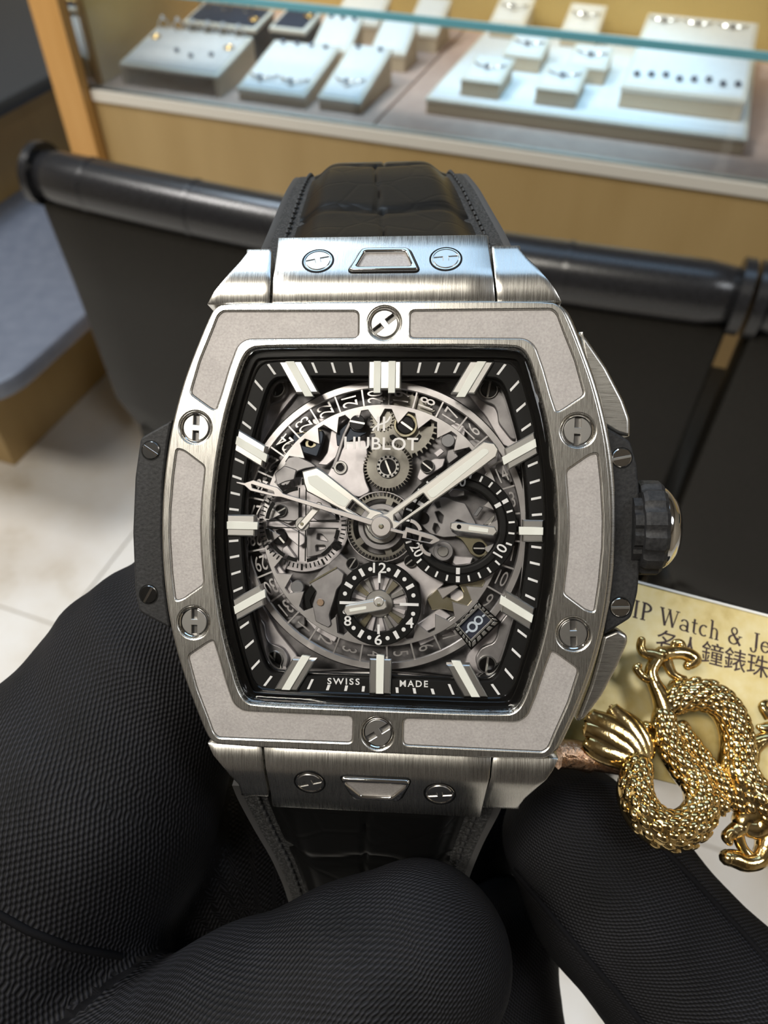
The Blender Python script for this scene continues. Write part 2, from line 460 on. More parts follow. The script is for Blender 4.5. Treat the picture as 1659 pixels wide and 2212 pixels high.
# white sloping trays
R, tr, top = tray('earring_tray', 'wide white sloping tray right of the grey ring tray', -0.574, 1.158, 0.111, 0.139, 0.018, 0.045, 0.008)
for k in range(4):
    jewel(R, tr, top, -0.036 + k * 0.024, 0.058, 'stud', 'stud_earring', 'grey stud along the top of the wide white tray, ' + ORD[k], 'studs along the top of the wide white tray')
for k in range(2):
    jewel(R, tr, top, -0.026 + k * 0.05, -0.030, 'chain', 'earring_pair', ('dark hoop pair at the front left of the wide white tray', 'dark hoop pair at the front right of the wide white tray')[k], None)
R, tr, top = tray('earring_tray', 'narrow white sloping tray standing left of the deck seam', -0.468, 1.164, 0.068, 0.139, 0.018, 0.050, 0.008)
for k in range(2):
    jewel(R, tr, top, -0.018 + k * 0.036, 0.056, 'stud', 'stud_earring', ('left', 'right')[k] + ' grey stud at the top of the narrow white tray', 'studs on the narrow white tray')
jewel(R, tr, top, 0.0, -0.02, 'chain', 'fine_bracelet', 'fine silver bracelet on the narrow white tray', None)
R, tr, top = tray('earring_tray', 'white tray behind the wide white sloping tray', -0.553, 1.300, 0.066, 0.070, 0.028, 0.060, 0.008)
for k in range(3):
    jewel(R, tr, top, -0.02 + k * 0.02, 0.024, 'stud', 'stud_earring', 'grey stud on the white tray behind the wide one, ' + ORD[k], 'studs on the tray behind the wide one')
tray('earring_tray', 'white tray behind the narrow white tray near the deck seam', -0.462, 1.320, 0.060, 0.070, 0.028, 0.060, 0.008)
tray('earring_tray', 'farthest white tray by the back panel behind the navy boxes', -0.565, 1.440, 0.085, 0.070, 0.030, 0.055, 0.008)
tray('earring_tray', 'small white upright tray by the back panel beside the deck seam', -0.442, 1.435, 0.058, 0.080, 0.028, 0.062, 0.008)
# big white platform with blocks
PZ = DZ + 0.022
tray('display_platform', 'large white platform on the right half of the deck', -0.130, 1.327, 0.440, 0.388, 0.022, 0.022, 0.006, group=None)
def block(label, u, v, jl, zb=0.030, d=0.078):
    R, tr, top = tray('display_block', label, u, v, 0.060, d, 0.022, zb, 0.003, base=PZ + 0.0015, group='white pendant blocks on the platform')
    jewel(R, tr, top, 0.0, 0.012, 'chain', 'pendant_necklace', jl, None)
block('white pendant block at the front left of the platform', -0.276, 1.195, 'silver pendant chain on the front left block', d=0.085)
block('white pendant block at the front centre of the platform', -0.169, 1.198, 'silver pendant chain on the front centre block', d=0.085)
block('white pendant block in the second row left of the platform', -0.246, 1.318, 'dark stone pendant on the second row left block')
block('white pendant block in the second row centre of the platform', -0.147, 1.300, 'dark stone pendant on the second row centre block')
block('white pendant block at the back left corner of the platform', -0.306, 1.468, 'silver pendant chain on the back left block', 0.044)
block('white pendant block at the back centre of the platform', -0.186, 1.462, 'silver pendant chain on the back centre block', 0.044)
R, tr, top = tray('necklace_board', 'wide white necklace board with hanging chains on the platform right', -0.005, 1.315, 0.164, 0.262, 0.028, 0.053, 0.008, base=PZ + 0.0015, group=None)
for k in range(8):
    jewel(R, tr, top, -0.066 + k * 0.019, -0.095 + 0.004 * (k % 3), 'drop', 'pendant_chain', 'silver drop chain on the white necklace board, ' + ORD[k], 'drop chains on the necklace board')
for k in range(3):
    jewel(R, tr, top, -0.055 + k * 0.05, 0.11, 'chain', 'necklace', 'short silver necklace along the top of the necklace board, ' + ORD[k], 'necklaces along the top of the board')

# ---- leather chairs in front of the counter
def chair(name, label, u0, u1, vb, zt, zb, seam_fr):
    R = empty(name, Q((u0 + u1) / 2, vb + 0.25, 0))
    org = np.array(R.location)
    def T(u, v, z): return Q(u, v, z) - org
    w = u1 - u0
    # back: slightly curved upholstered slab narrowing downwards
    rings = []
    for z, ins, off in ((zt - 0.02, -0.004, 0.0), (zt - 0.12, -0.004, 0.008), (zt - 0.22, -0.003, 0.012), (zb + 0.05, 0.0, 0.012), (zb, 0.022, 0.016)):
        r = []
        for a in np.linspace(0, 1, 13):
            r.append(T(u0 + ins + (w - 2 * ins) * a, vb + off - 0.018 * (1 - (2 * a - 1) ** 2), z))
        for a in np.linspace(1, 0, 13):
            r.append(T(u0 + ins + (w - 2 * ins) * a, vb + off + 0.05 - 0.018 * (1 - (2 * a - 1) ** 2), z))
        rings.append(r)
    me = MB().rings(rings).mesh('backrest'); bevel_mesh(me, 0.008, 2, 50)
    link('backrest', me, M_LEATHER, R, 40)
    # rolled top rail with stitched seams
    path = [T(u0 - 0.006 + (w + 0.012) * a, vb + 0.02 - 0.018 * (1 - (2 * a - 1) ** 2), zt) for a in np.linspace(0, 1, 25)]
    rad = [0.026] * 25; rad[0] = rad[-1] = 0.022
    roll = MB().tube(path, rad, 16).mesh('top_roll'); bevel_mesh(roll, 0.006, 2, 60)
    ro = link('top_roll', roll, M_ROLL, R, 50)
    for a in seam_fr:
        c = np.array(T(u0 + w * a, vb + 0.02 - 0.018 * (1 - (2 * a - 1) ** 2), zt))
        MB().tube([c - UD * 0.0022, c + UD * 0.0022], 0.0268, 16).build('roll_seam', M_ROLL, ro, 50)
    for a in (0, 1):
        e = np.array(T(u0 - 0.006 + (w + 0.012) * a, vb + 0.02, zt))
        s = -1 if a == 0 else 1
        MB().tube([e - UD * 0.004, e + UD * 0.005 * 1], [0.031, 0.031], 16).build('roll_end', M_ROLL, R, 50)
    seat = ubox(u0 + 0.004, u1 - 0.004, vb + 0.03, vb + 0.50, 0.41, 0.49).mesh('seat'); seat.transform(Matrix.Translation(-R.location)); bevel_mesh(seat, 0.025, 3)
    link('seat', seat, M_LEATHER, R, 40)
    for uu, vv in ((u0 + 0.045, vb + 0.03), (u1 - 0.045, vb + 0.03), (u0 + 0.045, vb + 0.46), (u1 - 0.045, vb + 0.46)):
        top = zb + 0.01 if vv < vb + 0.1 else 0.42
        MB().hexa([T(uu + a * s, vv + b * s, z) for z, s in ((0.001, 0.013), (top, 0.018)) for a, b in ((-1, -1), (1, -1), (1, 1), (-1, 1))]).build('leg', M_LEATHER, R, 0)
    tag(R, label, 'chair', 'black leather chairs facing the counter')
chair('leather_chair', 'black leather chair directly behind the watch with long rolled top rail', -0.59, 0.076, 0.60, 0.862, 0.53, (0.09, 0.27, 0.47, 0.62, 0.80))
chair('leather_chair', 'black leather chair at the right edge behind the gold plaque', 0.101, 0.75, 0.60, 0.862, 0.50, (0.10, 0.3, 0.5, 0.7))
# ---- low stepped bench at the left
bench = empty('side_bench', Q(-1.5, 1.5, 0))
def bn(name, me, mat, smooth=30):
    if isinstance(me, MB): me = me.mesh(name)
    me.transform(Matrix.Translation(-bench.location))
    return link(name, me, mat, bench, smooth)
bn('base_block', ubox(-2.3, -1.215, 0.90, 2.3, 0.001, 0.385), M_TAN)
def slab(name, u0, u1, v0, v1, z0, z1, r, mat):
    pts = round_poly([(u0, v0), (u1, v0), (u1, v1), (u0, v1)], [0.01, r, 0.01, 0.01], 8)
    me = MB().rings([[Q(p[0], p[1], z0) for p in pts], [Q(p[0], p[1], z1) for p in pts]]).mesh(name)
    bevel_mesh(me, 0.008, 2, 60)
    return bn(name, me, mat)
slab('seat_slab', -2.3, -0.930, 0.70, 2.3, 0.385, 0.42, 0.10, M_LEATHER_B)
bn('riser_block', ubox(-2.3, -1.37, 0.95, 2.3, 0.42, 0.60), M_TAN)
slab('upper_slab', -2.3, -1.30, 0.92, 2.3, 0.60, 0.63, 0.03, M_DARK)
tag(bench, 'stepped tan bench with dark slabs left of the chair', 'bench')
# ------------------------------------------------------------------ the watch
# watch frame (millimetres): x right, y to twelve o'clock, z out of the dial; the bezel face is z = 0
WR = np.array([[0.996, 0.0152, -0.0878], [0.0171, -0.9996, 0.0215], [-0.0874, -0.0229, -0.9959]])
uu, ss, vv = np.linalg.svd(WR); WR = uu @ vv
WT = np.array([-0.2583, 1.4026, 64.0602])
def cam2world(c):
    return RGT * c[0] - UPV * c[1] + FWD * c[2]
Mw = Matrix.Identity(4)
for k in range(3):
    col = cam2world(WR[:, k])
    for r in range(3): Mw[r][k] = col[r]
org = CAM + cam2world(WT) * 0.001
for r in range(3): Mw[r][3] = org[r]
watch = empty('wristwatch', mat=Mw)
tag(watch, 'steel tonneau wristwatch with skeleton dial and black strap held in gloved hands', 'watch')
def W(px, py, z=0.0):
    o = WR.T @ (-WT); d = WR.T @ np.array([(px - CX) / FPX, (py - CY) / FPX, 1.0])
    q = o + d * ((z - o[2]) / d[2])
    return float(q[0]), float(q[1])
def WL(pts, z=0.0): return [W(px, py, z) for px, py in pts]
def PXMM(z=0.0): return (WT[2] - z) / FPX        # millimetres per pixel at depth z

def brushed(name, col, rough, lines=(30000, 500, 500), var=0.06, aniso=0.0):
    m, nt, b = new_mat(name)
    v = coords(nt, lines)
    f = noise(nt, v, 1.0, 4, 0.6)
    lo = tuple(c * (1 - var) for c in col); hi = tuple(min(1, c * (1 + var)) for c in col)
    nt.links.new(ramp(nt, f, [(0.3, lo), (0.7, hi)]), b.inputs['Base Color'])
    b.inputs['Metallic'].default_value = 1.0
    nt.links.new(ramp(nt, f, [(0.3, (rough * 0.8,) * 3), (0.7, (rough * 1.25,) * 3)]), b.inputs['Roughness'])
    bump(nt, b, f, 0.06, 0.00001)
    return m
M_STEEL = brushed('brushed_steel', (0.60, 0.585, 0.55), 0.27)
M_STEEL_H = brushed('circular_brushed_steel', (0.56, 0.545, 0.51), 0.30, (500, 26000, 500))
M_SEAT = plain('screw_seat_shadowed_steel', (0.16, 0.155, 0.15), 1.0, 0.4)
M_POLISH = plain('polished_steel', (0.72, 0.71, 0.69), 1.0, 0.08)
M_SATIN = plain('satin_steel', (0.62, 0.61, 0.59), 1.0, 0.30)
def frosted_mat():
    m, nt, b = new_mat('blasted_titanium')
    v = coords(nt)
    f = noise(nt, v, 5200, 3, 0.6)
    g2 = noise(nt, v, 420, 2, 0.5)
    s = mathn(nt, 'ADD', mathn(nt, 'MULTIPLY', f, 0.7), mathn(nt, 'MULTIPLY', g2, 0.3))
    nt.links.new(ramp(nt, s, [(0.3, (0.31, 0.29, 0.28)), (0.7, (0.44, 0.415, 0.40))]), b.inputs['Base Color'])
    b.inputs['Metallic'].default_value = 0.45
    b.inputs['Roughness'].default_value = 0.62
    bump(nt, b, f, 0.35, 0.00004)
    return m
M_FROST = frosted_mat()
M_RESIN = speckled('black_composite', (0.010, 0.010, 0.011), (0.026, 0.026, 0.027), 3500, rough=0.58, spec=0.3, bump_s=0.5, bump_d=0.00006, detail=4)
M_BLACK = plain('matt_black', (0.004, 0.004, 0.004), 0.0, 0.55, 0.15)
M_GLOSSBLACK = plain('gloss_black', (0.004, 0.004, 0.004), 0.0, 0.12)
M_RUBBER = plain('rubber_lining', (0.035, 0.034, 0.034), 0.0, 0.6)
M_WHITE = plain('white_print', (0.82, 0.82, 0.82), 0.0, 0.45)
M_LUME = plain('luminous_paint', (0.86, 0.88, 0.82), 0.0, 0.5)
M_CRYSTAL = clear_glass('sapphire_crystal', (0.985, 0.985, 0.985), 0.55, 0.01)

MM = 0.001
def wplate(name, loops, z0, z1, mat, parent=watch, bev=0.05, smooth=35):
    return link(name, plate_mesh(name, loops, z0, z1, bev), mat, parent, smooth)
def prof(pts):     # mirrored closed outline from its right upper quarter
    return pts

# bezel outline (right half from twelve to six), mirrored left
OUT_R = [(0, 18.85), (13.4, 18.8), (14.4, 18.4), (14.95, 17.4), (16.15, 14.5), (17.1, 11.9), (17.9, 8.9), (18.35, 6.4), (18.7, 3.2), (18.82, 0)]
INN_R = [(0, 15.2), (10.5, 15.2), (11.5, 14.85), (12.1, 13.8), (12.75, 11.7), (13.35, 9.6), (13.85, 7.2), (14.25, 4.4), (14.48, 1.6), (14.5, 0)]
def full(q):
    up = q; dn = [(x, -y) for x, y in reversed(q)][1:]
    right = up + dn
    left = [(-x, y) for x, y in reversed(right)][1:-1]
    return right + left          # clockwise from the top
def smooth_loop(q, n=3):         # Chaikin corner cutting keeps the tonneau curve soft
    for _ in range(n):
        out = []
        for i in range(len(q)):
            a, b = np.array(q[i]), np.array(q[(i + 1) % len(q)])
            if np.linalg.norm(b - a) < 0.15: out.append(tuple((a + b) / 2)); continue
            out += [tuple(a * 0.75 + b * 0.25), tuple(a * 0.25 + b * 0.75)]
        q = out
    return q
BEZ_OUT = smooth_loop(full(OUT_R), 2)
BEZ_IN = smooth_loop(full(INN_R), 2)
def offset_loop(q, d):           # outward for d > 0
    c = np.array(q); n = len(c); out = []
    area = sum(c[i][0] * c[(i + 1) % n][1] - c[(i + 1) % n][0] * c[i][1] for i in range(n))
    s = -1 if area > 0 else 1
    for i in range(n):
        t = c[(i + 1) % n] - c[i - 1]; t = t / (np.linalg.norm(t) + 1e-12)
        out.append(tuple(c[i] + d * s * np.array([-t[1], t[0]])))
    return out

# inlay panels traced on the bezel face
P_TL = [(-13.68, 18.1), (-2.15, 18.05), (-2.13, 15.85), (-11.6, 15.78), (-12.4, 15.2), (-13.1, 13.3), (-13.75, 11.1), (-14.2, 9.8), (-14.6, 9.95), (-16.4, 11.2), (-15.6, 13.96), (-14.6, 16.4), (-14.1, 17.7)]
P_L = [(-17.55, 6.5), (-16.9, 6.3), (-15.1, 5.0), (-15.37, 2.14), (-15.45, 0), (-15.37, -2.14), (-15.1, -5.0), (-16.9, -6.3), (-17.55, -6.5), (-17.85, -4.2), (-18.08, -1.2), (-18.08, 1.2), (-17.85, 4.2)]
R_TL = [.5, .45, .45, .5, .5, .4, .3, .35, .3, .35, .4, .4, .4]
R_L = [.4, .4, .35, .3, .3, .3, .35, .4, .4, .3, .3, .3, .3]
def mir(q, sx, sy): return [(x * sx, y * sy) for x, y in q]
panels = [round_poly(mir(P_TL, a, b), R_TL) for a in (1, -1) for b in (1, -1)] + [round_poly(mir(P_L, a, 1), R_L) for a in (1, -1)]
SCREWS = [(0.02, 17.05, 38), (-0.02, -17.15, 33), (-15.95, 8.3, 88), (-15.95, -8.3, 90), (15.95, 8.3, 88), (15.95, -8.3, 92)]
bezel = wplate('bezel', [BEZ_OUT, BEZ_IN] + panels + [circle(x, y, 1.38, 40) for x, y, a in SCREWS], -0.9, 0.0, M_STEEL, bev=0.14)
wplate('bezel_base', [offset_loop(BEZ_OUT, -0.02), BEZ_IN], -2.2, -0.9, M_STEEL, bezel, bev=0.05)
for p in panels:
    wplate('inlay_panel', [offset_loop(p, -0.02)], -0.9, -0.14, M_FROST, bezel, bev=0.04)

def h_screw(x, y, z, r, ang, parent, mat=M_SATIN, well=True, name='screw'):
    """Round screw head with the two opposed slots that make an H."""
    R = 1.0
    pts = []
    n = 48; sw = 0.22; dpt = 0.24
    ring = []
    for k in range(n):
        a = 2 * math.pi * k / n
        ring.append((math.cos(a), math.sin(a)))
    # outline with notches at +-x
    out = []
    for k in range(n):
        cx_, sy_ = ring[k]
        if abs(sy_) < sw:
            if k and out and len(out[-1]) == 3: continue
            s = 1 if cx_ > 0 else -1
            out.append((s, 0, 'n'))
        else:
            out.append((cx_, sy_))
    fin = []
    for p in out:
        if len(p) == 3:
            s = p[0]
            w = sw
            e = math.sqrt(1 - w * w)
            seq = [(s * e, -w * s), (s * dpt, -w * s), (s * dpt, w * s), (s * e, w * s)]
            fin += seq
        else: fin.append(p)
    # merge the split notch at the loop start
    if len(out[0]) == 3 and len(out[-1]) == 3: fin = fin[:-4]
    c, s_ = math.cos(math.radians(ang)), math.sin(math.radians(ang))
    loop = [(x + r * 0.80 * (p[0] * c - p[1] * s_), y + r * 0.80 * (p[0] * s_ + p[1] * c)) for p in fin]
    sc_ = wplate(name, [loop], z - 0.5, z, mat, parent, bev=0.05)
    return sc_
for x, y, a in SCREWS:
    h_screw(x, y, -0.16, 1.38, a, bezel)
for x, y, a in SCREWS:
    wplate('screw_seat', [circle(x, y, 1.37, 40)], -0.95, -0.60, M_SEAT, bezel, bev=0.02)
    wplate('screw_collar', [circle(x, y, 1.36, 40), circle(x, y, 1.19, 40)], -0.6, -0.12, M_POLISH, bezel, bev=0.06)

# mid case
CASE = smooth_loop(full([(0, 19.0), (13.6, 18.95), (14.7, 18.5), (15.3, 17.5), (16.5, 14.5), (17.45, 11.9), (18.25, 8.9), (18.75, 6.4), (19.1, 3.2), (19.2, 0)]), 2)
CASE = offset_loop(CASE, 0.48)
wplate('case_band', [CASE, offset_loop(BEZ_IN, 0.3)], -8.6, -2.1, M_STEEL_H, bev=0.35)
wplate('case_back', [offset_loop(CASE, -1.0)], -10.0, -8.4, M_STEEL_H, bev=0.4)
wplate('gasket', [offset_loop(BEZ_OUT, 0.16), BEZ_IN], -2.15, -1.95, M_BLACK, bev=0.02)

# shoulders and strap plates: curved profiles swept across the watch
def sweep_x(profile, xs_left, xs_right):
    """profile: (y, z) points from the bezel outwards; the edges may vary in x along it."""
    top = []; k = len(profile)
    mb = MB(MM)
    nx = 8
    rings = []
    for (y, z), xl, xr in zip(profile, xs_left, xs_right):
        rings.append([(xl + (xr - xl) * i / nx, y, z) for i in range(nx + 1)])
    th = 3.6
    back = []
    for i, ((y, z), xl, xr) in enumerate(zip(profile, xs_left, xs_right)):
        a = np.array(profile[max(i - 1, 0)]); b = np.array(profile[min(i + 1, k - 1)])
        t = (b - a) / np.linalg.norm(b - a); nrm = np.array([-abs(t[1]), -abs(t[0])])
        q = np.array([y, z]) + nrm * th * np.array([np.sign(y), 1])
        back.append([(xl + (xr - xl) * i2 / nx, q[0], q[1]) for i2 in range(nx + 1)])
    full_r = [r + list(reversed(b)) for r, b in zip(rings, back)]
    mb.rings(full_r)
    return mb
def lug_profile(sgn, lift, y_end, z_end):
    base = [(18.95, -1.05), (20.0, -0.95), (20.8, -1.0), (21.4, -1.22), (22.0, -1.56), (22.9, -2.08), (23.8, -2.60), (y_end, z_end)]
    return [(sgn * y, z + lift) for y, z in base]
def xs(px_pts, profile):
    """edge x for each profile point, interpolated between traced pixels (py -> px)."""
    out = []
    for y, z in profile:
        py = FPX * ((WR @ np.array([0, y, z]) + WT)[1]) / ((WR @ np.array([0, y, z]) + WT)[2]) + CY
        ys = [p[1] for p in px_pts]; xp = [p[0] for p in px_pts]
        px = float(np.interp(py, ys, xp))
        out.append(W(px, py, z)[0])
    return out
def plate_on(name, sgn, left, right, lift, y_end, z_end, mat=M_STEEL, parent=watch):
    pr = lug_profile(sgn, lift, y_end, z_end)
    me = sweep_x(pr, xs(left, pr), xs(right, pr)).mesh(name)
    bevel_mesh(me, 0.00016, 2, 50)
    return link(name, me, mat, parent, 40)
plate_on('upper_shoulder', 1, [(532, 545), (492, 588), (460, 628), (441, 665)], [(587, 540), (582, 650)], 0.0, 24.25, -2.9)
plate_on('upper_shoulder', 1, [(1062, 540), (1074, 650)], [(1124, 545), (1162, 580), (1197, 622), (1218, 662)], 0.0, 24.25, -2.9)
up_plate = plate_on('upper_strap_plate', 1, [(600, 520), (589, 600), (586, 660)], [(1054, 520), (1066, 600), (1071, 660)], 0.18, 25.35, -3.5)
plate_on('lower_shoulder', -1, [(432, 1583), (455, 1643), (505, 1702), (520, 1715)], [(564, 1610), (569, 1670), (580, 1730)], 0.0, 24.2, -2.9)
plate_on('lower_shoulder', -1, [(1066, 1610), (1060, 1670), (1040, 1730)], [(1222, 1590), (1190, 1660), (1122, 1722)], 0.0, 24.2, -2.9)
lo_plate = plate_on('lower_strap_plate', -1, [(567, 1610), (573, 1670), (588, 1746)], [(1063, 1610), (1058, 1670), (1038, 1752)], 0.18, 25.2, -3.4)
# fittings lie on the sloping face of the strap plates
def slope_frame(sgn, px, py):
    p0 = np.array([22.0, -1.38]); p1 = np.array([25.35, -3.32])
    best = None
    for t in np.linspace(-0.2, 1.2, 400):
        y, z = p0 + (p1 - p0) * t
        c = WR @ np.array([0, sgn * y, z]) + WT
        e = abs(FPX * c[1] / c[2] + CY - py)
        if best is None or e < best[0]: best = (e, y, z)
    _, y, z = best
    x = W(px, py, z)[0]
    d = (p1 - p0) / np.linalg.norm(p1 - p0)
    yax = Vector((0, sgn * d[0], d[1])) * sgn; zax = Vector((0, -d[1] * sgn, d[0]))
    xax = yax.cross(zax)
    M = Matrix.Identity(4)
    for r in range(3):
        M[r][0], M[r][1], M[r][2] = xax[r], yax[r], zax[r]
    M.translation = Vector((x, sgn * y, z)) * MM
    return M
def fit(o, M): o.matrix_local = M; return o
for plate, sgn, scr, tr_ in ((up_plate, 1, [(687, 562, 15), (963, 561, 5)], [(755, 585), (905, 585), (882, 541), (780, 541)]),
                             (lo_plate, -1, [(669, 1697, 20), (950, 1708, 8)], [(732, 1680), (889, 1687), (868, 1724), (760, 1720)])):
    for px, py, a in scr:
        M = slope_frame(sgn, px, py)
        fit(wplate('screw_well', [circle(0, 0, 1.28, 40), circle(0, 0, 1.10, 40)], -0.2, 0.05, M_POLISH, plate, bev=0.05), M)
        fit(wplate('screw_gap', [circle(0, 0, 1.40, 40), circle(0, 0, 1.27, 40)], -0.2, 0.03, M_BLACK, plate, bev=0.01), M)
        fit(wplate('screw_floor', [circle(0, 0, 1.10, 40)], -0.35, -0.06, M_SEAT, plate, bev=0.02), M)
        fit(h_screw(0, 0, 0.07, 1.32, a, plate), M)
    cxp = sum(p[0] for p in tr_) / 4; cyp = sum(p[1] for p in tr_) / 4
    M = slope_frame(sgn, cxp, cyp)
    yc = 2.1
    wd, wu = (3.05, 2.05) if sgn > 0 else (2.05, 3.05)
    hh = 1.35
    lp = round_poly([(-wd, -hh), (wd, -hh), (wu, hh), (-wu, hh)], 0.5)
    ip = round_poly([(-wd + 0.75, -hh + 0.5), (wd - 0.75, -hh + 0.5), (wu - 0.35, hh - 0.5), (-wu + 0.35, hh - 0.5)], 0.25)
    fit(wplate('release_button', [lp, ip], -0.3, 0.30, M_POLISH, plate, bev=0.18), M)
    fit(wplate('button_face', [offset_loop(ip, 0.02)], -0.3, 0.02, M_FROST, plate, bev=0.02), M)
    fit(wplate('button_gap', [offset_loop(lp, 0.12), offset_loop(lp, -0.10)], -0.3, 0.025, M_BLACK, plate, bev=0.01), M)

# black composite side inserts with slotted screws
def slot_screw(x, y, z, r, ang, parent, mat, name='screw', slot=None):
    base = wplate(name, [circle(x, y, r, 28)], z - 0.35, z, mat, parent, bev=0.08 * r)
    c, s = math.cos(math.radians(ang)), math.sin(math.radians(ang))
    L, w = r * 0.97, r * 0.13
    q = [(x + a * c - b * s, y + a * s + b * c) for a, b in ((-L, -w), (L, -w), (L, w), (-L, w))]
    wplate(name + '_slot', [q], z - 0.1, z + 0.03, slot or M_SATIN, parent, bev=0.01)
    return base
Zi = -2.6
LI = round_poly(WL([(372, 905), (362, 912), (303, 945), (291, 1030), (286, 1150), (291, 1275), (300, 1322), (352, 1350), (368, 1358), (356, 1270), (350, 1150), (353, 1040), (362, 960)], Zi), 0.35)
RI = round_poly(WL([(1302, 918), (1362, 952), (1376, 1000), (1384, 1080), (1384, 1200), (1378, 1280), (1364, 1335), (1303, 1373), (1316, 1284), (1322, 1192), (1322, 1093), (1316, 1007)], Zi), 0.35)
li = wplate('side_insert', [LI], -7.4, Zi, M_RESIN, bev=0.22)
ri = wplate('side_insert', [RI], -7.4, Zi, M_RESIN, bev=0.22)
for px, py, a, par, m, sl in ((326, 973, -33, li, M_BLACK, M_POLISH), (321, 1284, 62, li, M_BLACK, M_POLISH), (1343, 989, 12, ri, M_POLISH, M_SATIN), (1340, 1312, 3, ri, M_POLISH, M_SATIN)):
    x, y = W(px, py, Zi)
    wplate('screw_hole', [circle(x, y, 0.90, 28)], Zi - 0.3, Zi + 0.02, M_BLACK, par, bev=0.01)
    slot_screw(x, y, Zi + 0.10, 0.80, a, par, plain('insert_screw', (0.10, 0.10, 0.10), 1.0, 0.2) if m is M_BLACK else m, slot=sl)

# pushers above and below the crown
Zp = -4.2
PU = round_poly(WL([(1250, 712), (1266, 728), (1310, 792), (1347, 863), (1362, 905), (1362, 944), (1335, 938), (1302, 918), (1290, 860), (1262, 780)], Zp), 0.3)
PD = round_poly(WL([(1303, 1373), (1335, 1360), (1356, 1372), (1357, 1388), (1335, 1440), (1300, 1505), (1262, 1555), (1244, 1560), (1275, 1480), (1292, 1420)], Zp), 0.3)
wplate('pusher', [PU], -7.2, Zp, M_STEEL_H, bev=0.3)
wplate('pusher', [PD], -7.2, Zp, M_STEEL_H, bev=0.3)

# crown: ribbed black grip and polished end cap, turned about the x axis
crx, cry = W(1385, 1139, -4.4)[0], W(1385, 1139, -4.4)[1]
def lathe_x(prof_pts, ribs=0, depth=0.0, n=72):
    rings = []
    for x, r in prof_pts:
        ring = []
        for k in range(n):
            a = 2 * math.pi * k / n
            rr = r
            if ribs:
                ph = (k * ribs / n) % 1.0
                if ph < 0.22: rr = r - depth
            ring.append((crx + x, cry + rr * math.cos(a), -4.4 + rr * math.sin(a)))
        rings.append(ring)
    return MB(MM).rings(rings)
crown = lathe_x([(-1.2, 3.3), (-0.5, 3.3), (-0.5, 3.9), (-0.2, 4.1), (1.15, 4.1), (1.5, 3.8), (1.55, 3.0)], 12, 0.22).build('crown', M_RESIN, watch, 30)
lathe_x([(1.35, 3.5), (1.75, 3.5), (2.05, 3.3), (2.45, 2.9), (2.8, 2.4), (2.95, 1.9), (2.9, 0.3)]).build('crown_cap', M_POLISH, crown, 40)

# crystal: thin bevelled slab seated in the bezel
cr_out = offset_loop(BEZ_IN, -0.03)
wplate('crystal', [cr_out], -0.9, 0.12, M_CRYSTAL, bev=0.55, smooth=30)
wplate('crystal_border', [offset_loop(BEZ_IN, -0.02), offset_loop(BEZ_IN, -0.75)], -1.35, -1.0, M_GLOSSBLACK, bev=0.05)

# ---- strap: leather upper half and the lower half held below
def croc_mat():
    m, nt, b = new_mat('embossed_black_leather')
    v = coords(nt)
    vo = nt.nodes.new('ShaderNodeTexVoronoi'); vo.feature = 'DISTANCE_TO_EDGE'; vo.inputs['Scale'].default_value = 170
    nt.links.new(v, vo.inputs['Vector'])
    d = ramp(nt, vo.outputs['Distance'], [(0.0, (0, 0, 0)), (0.06, (1, 1, 1))])
    f = noise(nt, v, 1800, 4)
    h = mathn(nt, 'ADD', mathn(nt, 'MULTIPLY', d, 0.5), mathn(nt, 'MULTIPLY', f, 0.25))
    b.inputs['Base Color'].default_value = (0.004, 0.004, 0.004, 1)
    b.inputs['Roughness'].default_value = 0.34
    b.inputs['Specular IOR Level'].default_value = 0.16
    bump(nt, b, h, 0.25, 0.00015)
    return m
M_CROC = croc_mat()
M_SUEDE = speckled('cut_leather_edge', (0.006, 0.006, 0.006), (0.05, 0.05, 0.05), 4200, rough=0.7, bump_s=0.8, bump_d=0.0002, detail=4, lo=0.45, hi=0.75)
M_THREAD = plain('black_thread', (0.02, 0.02, 0.02), 0.0, 0.6)
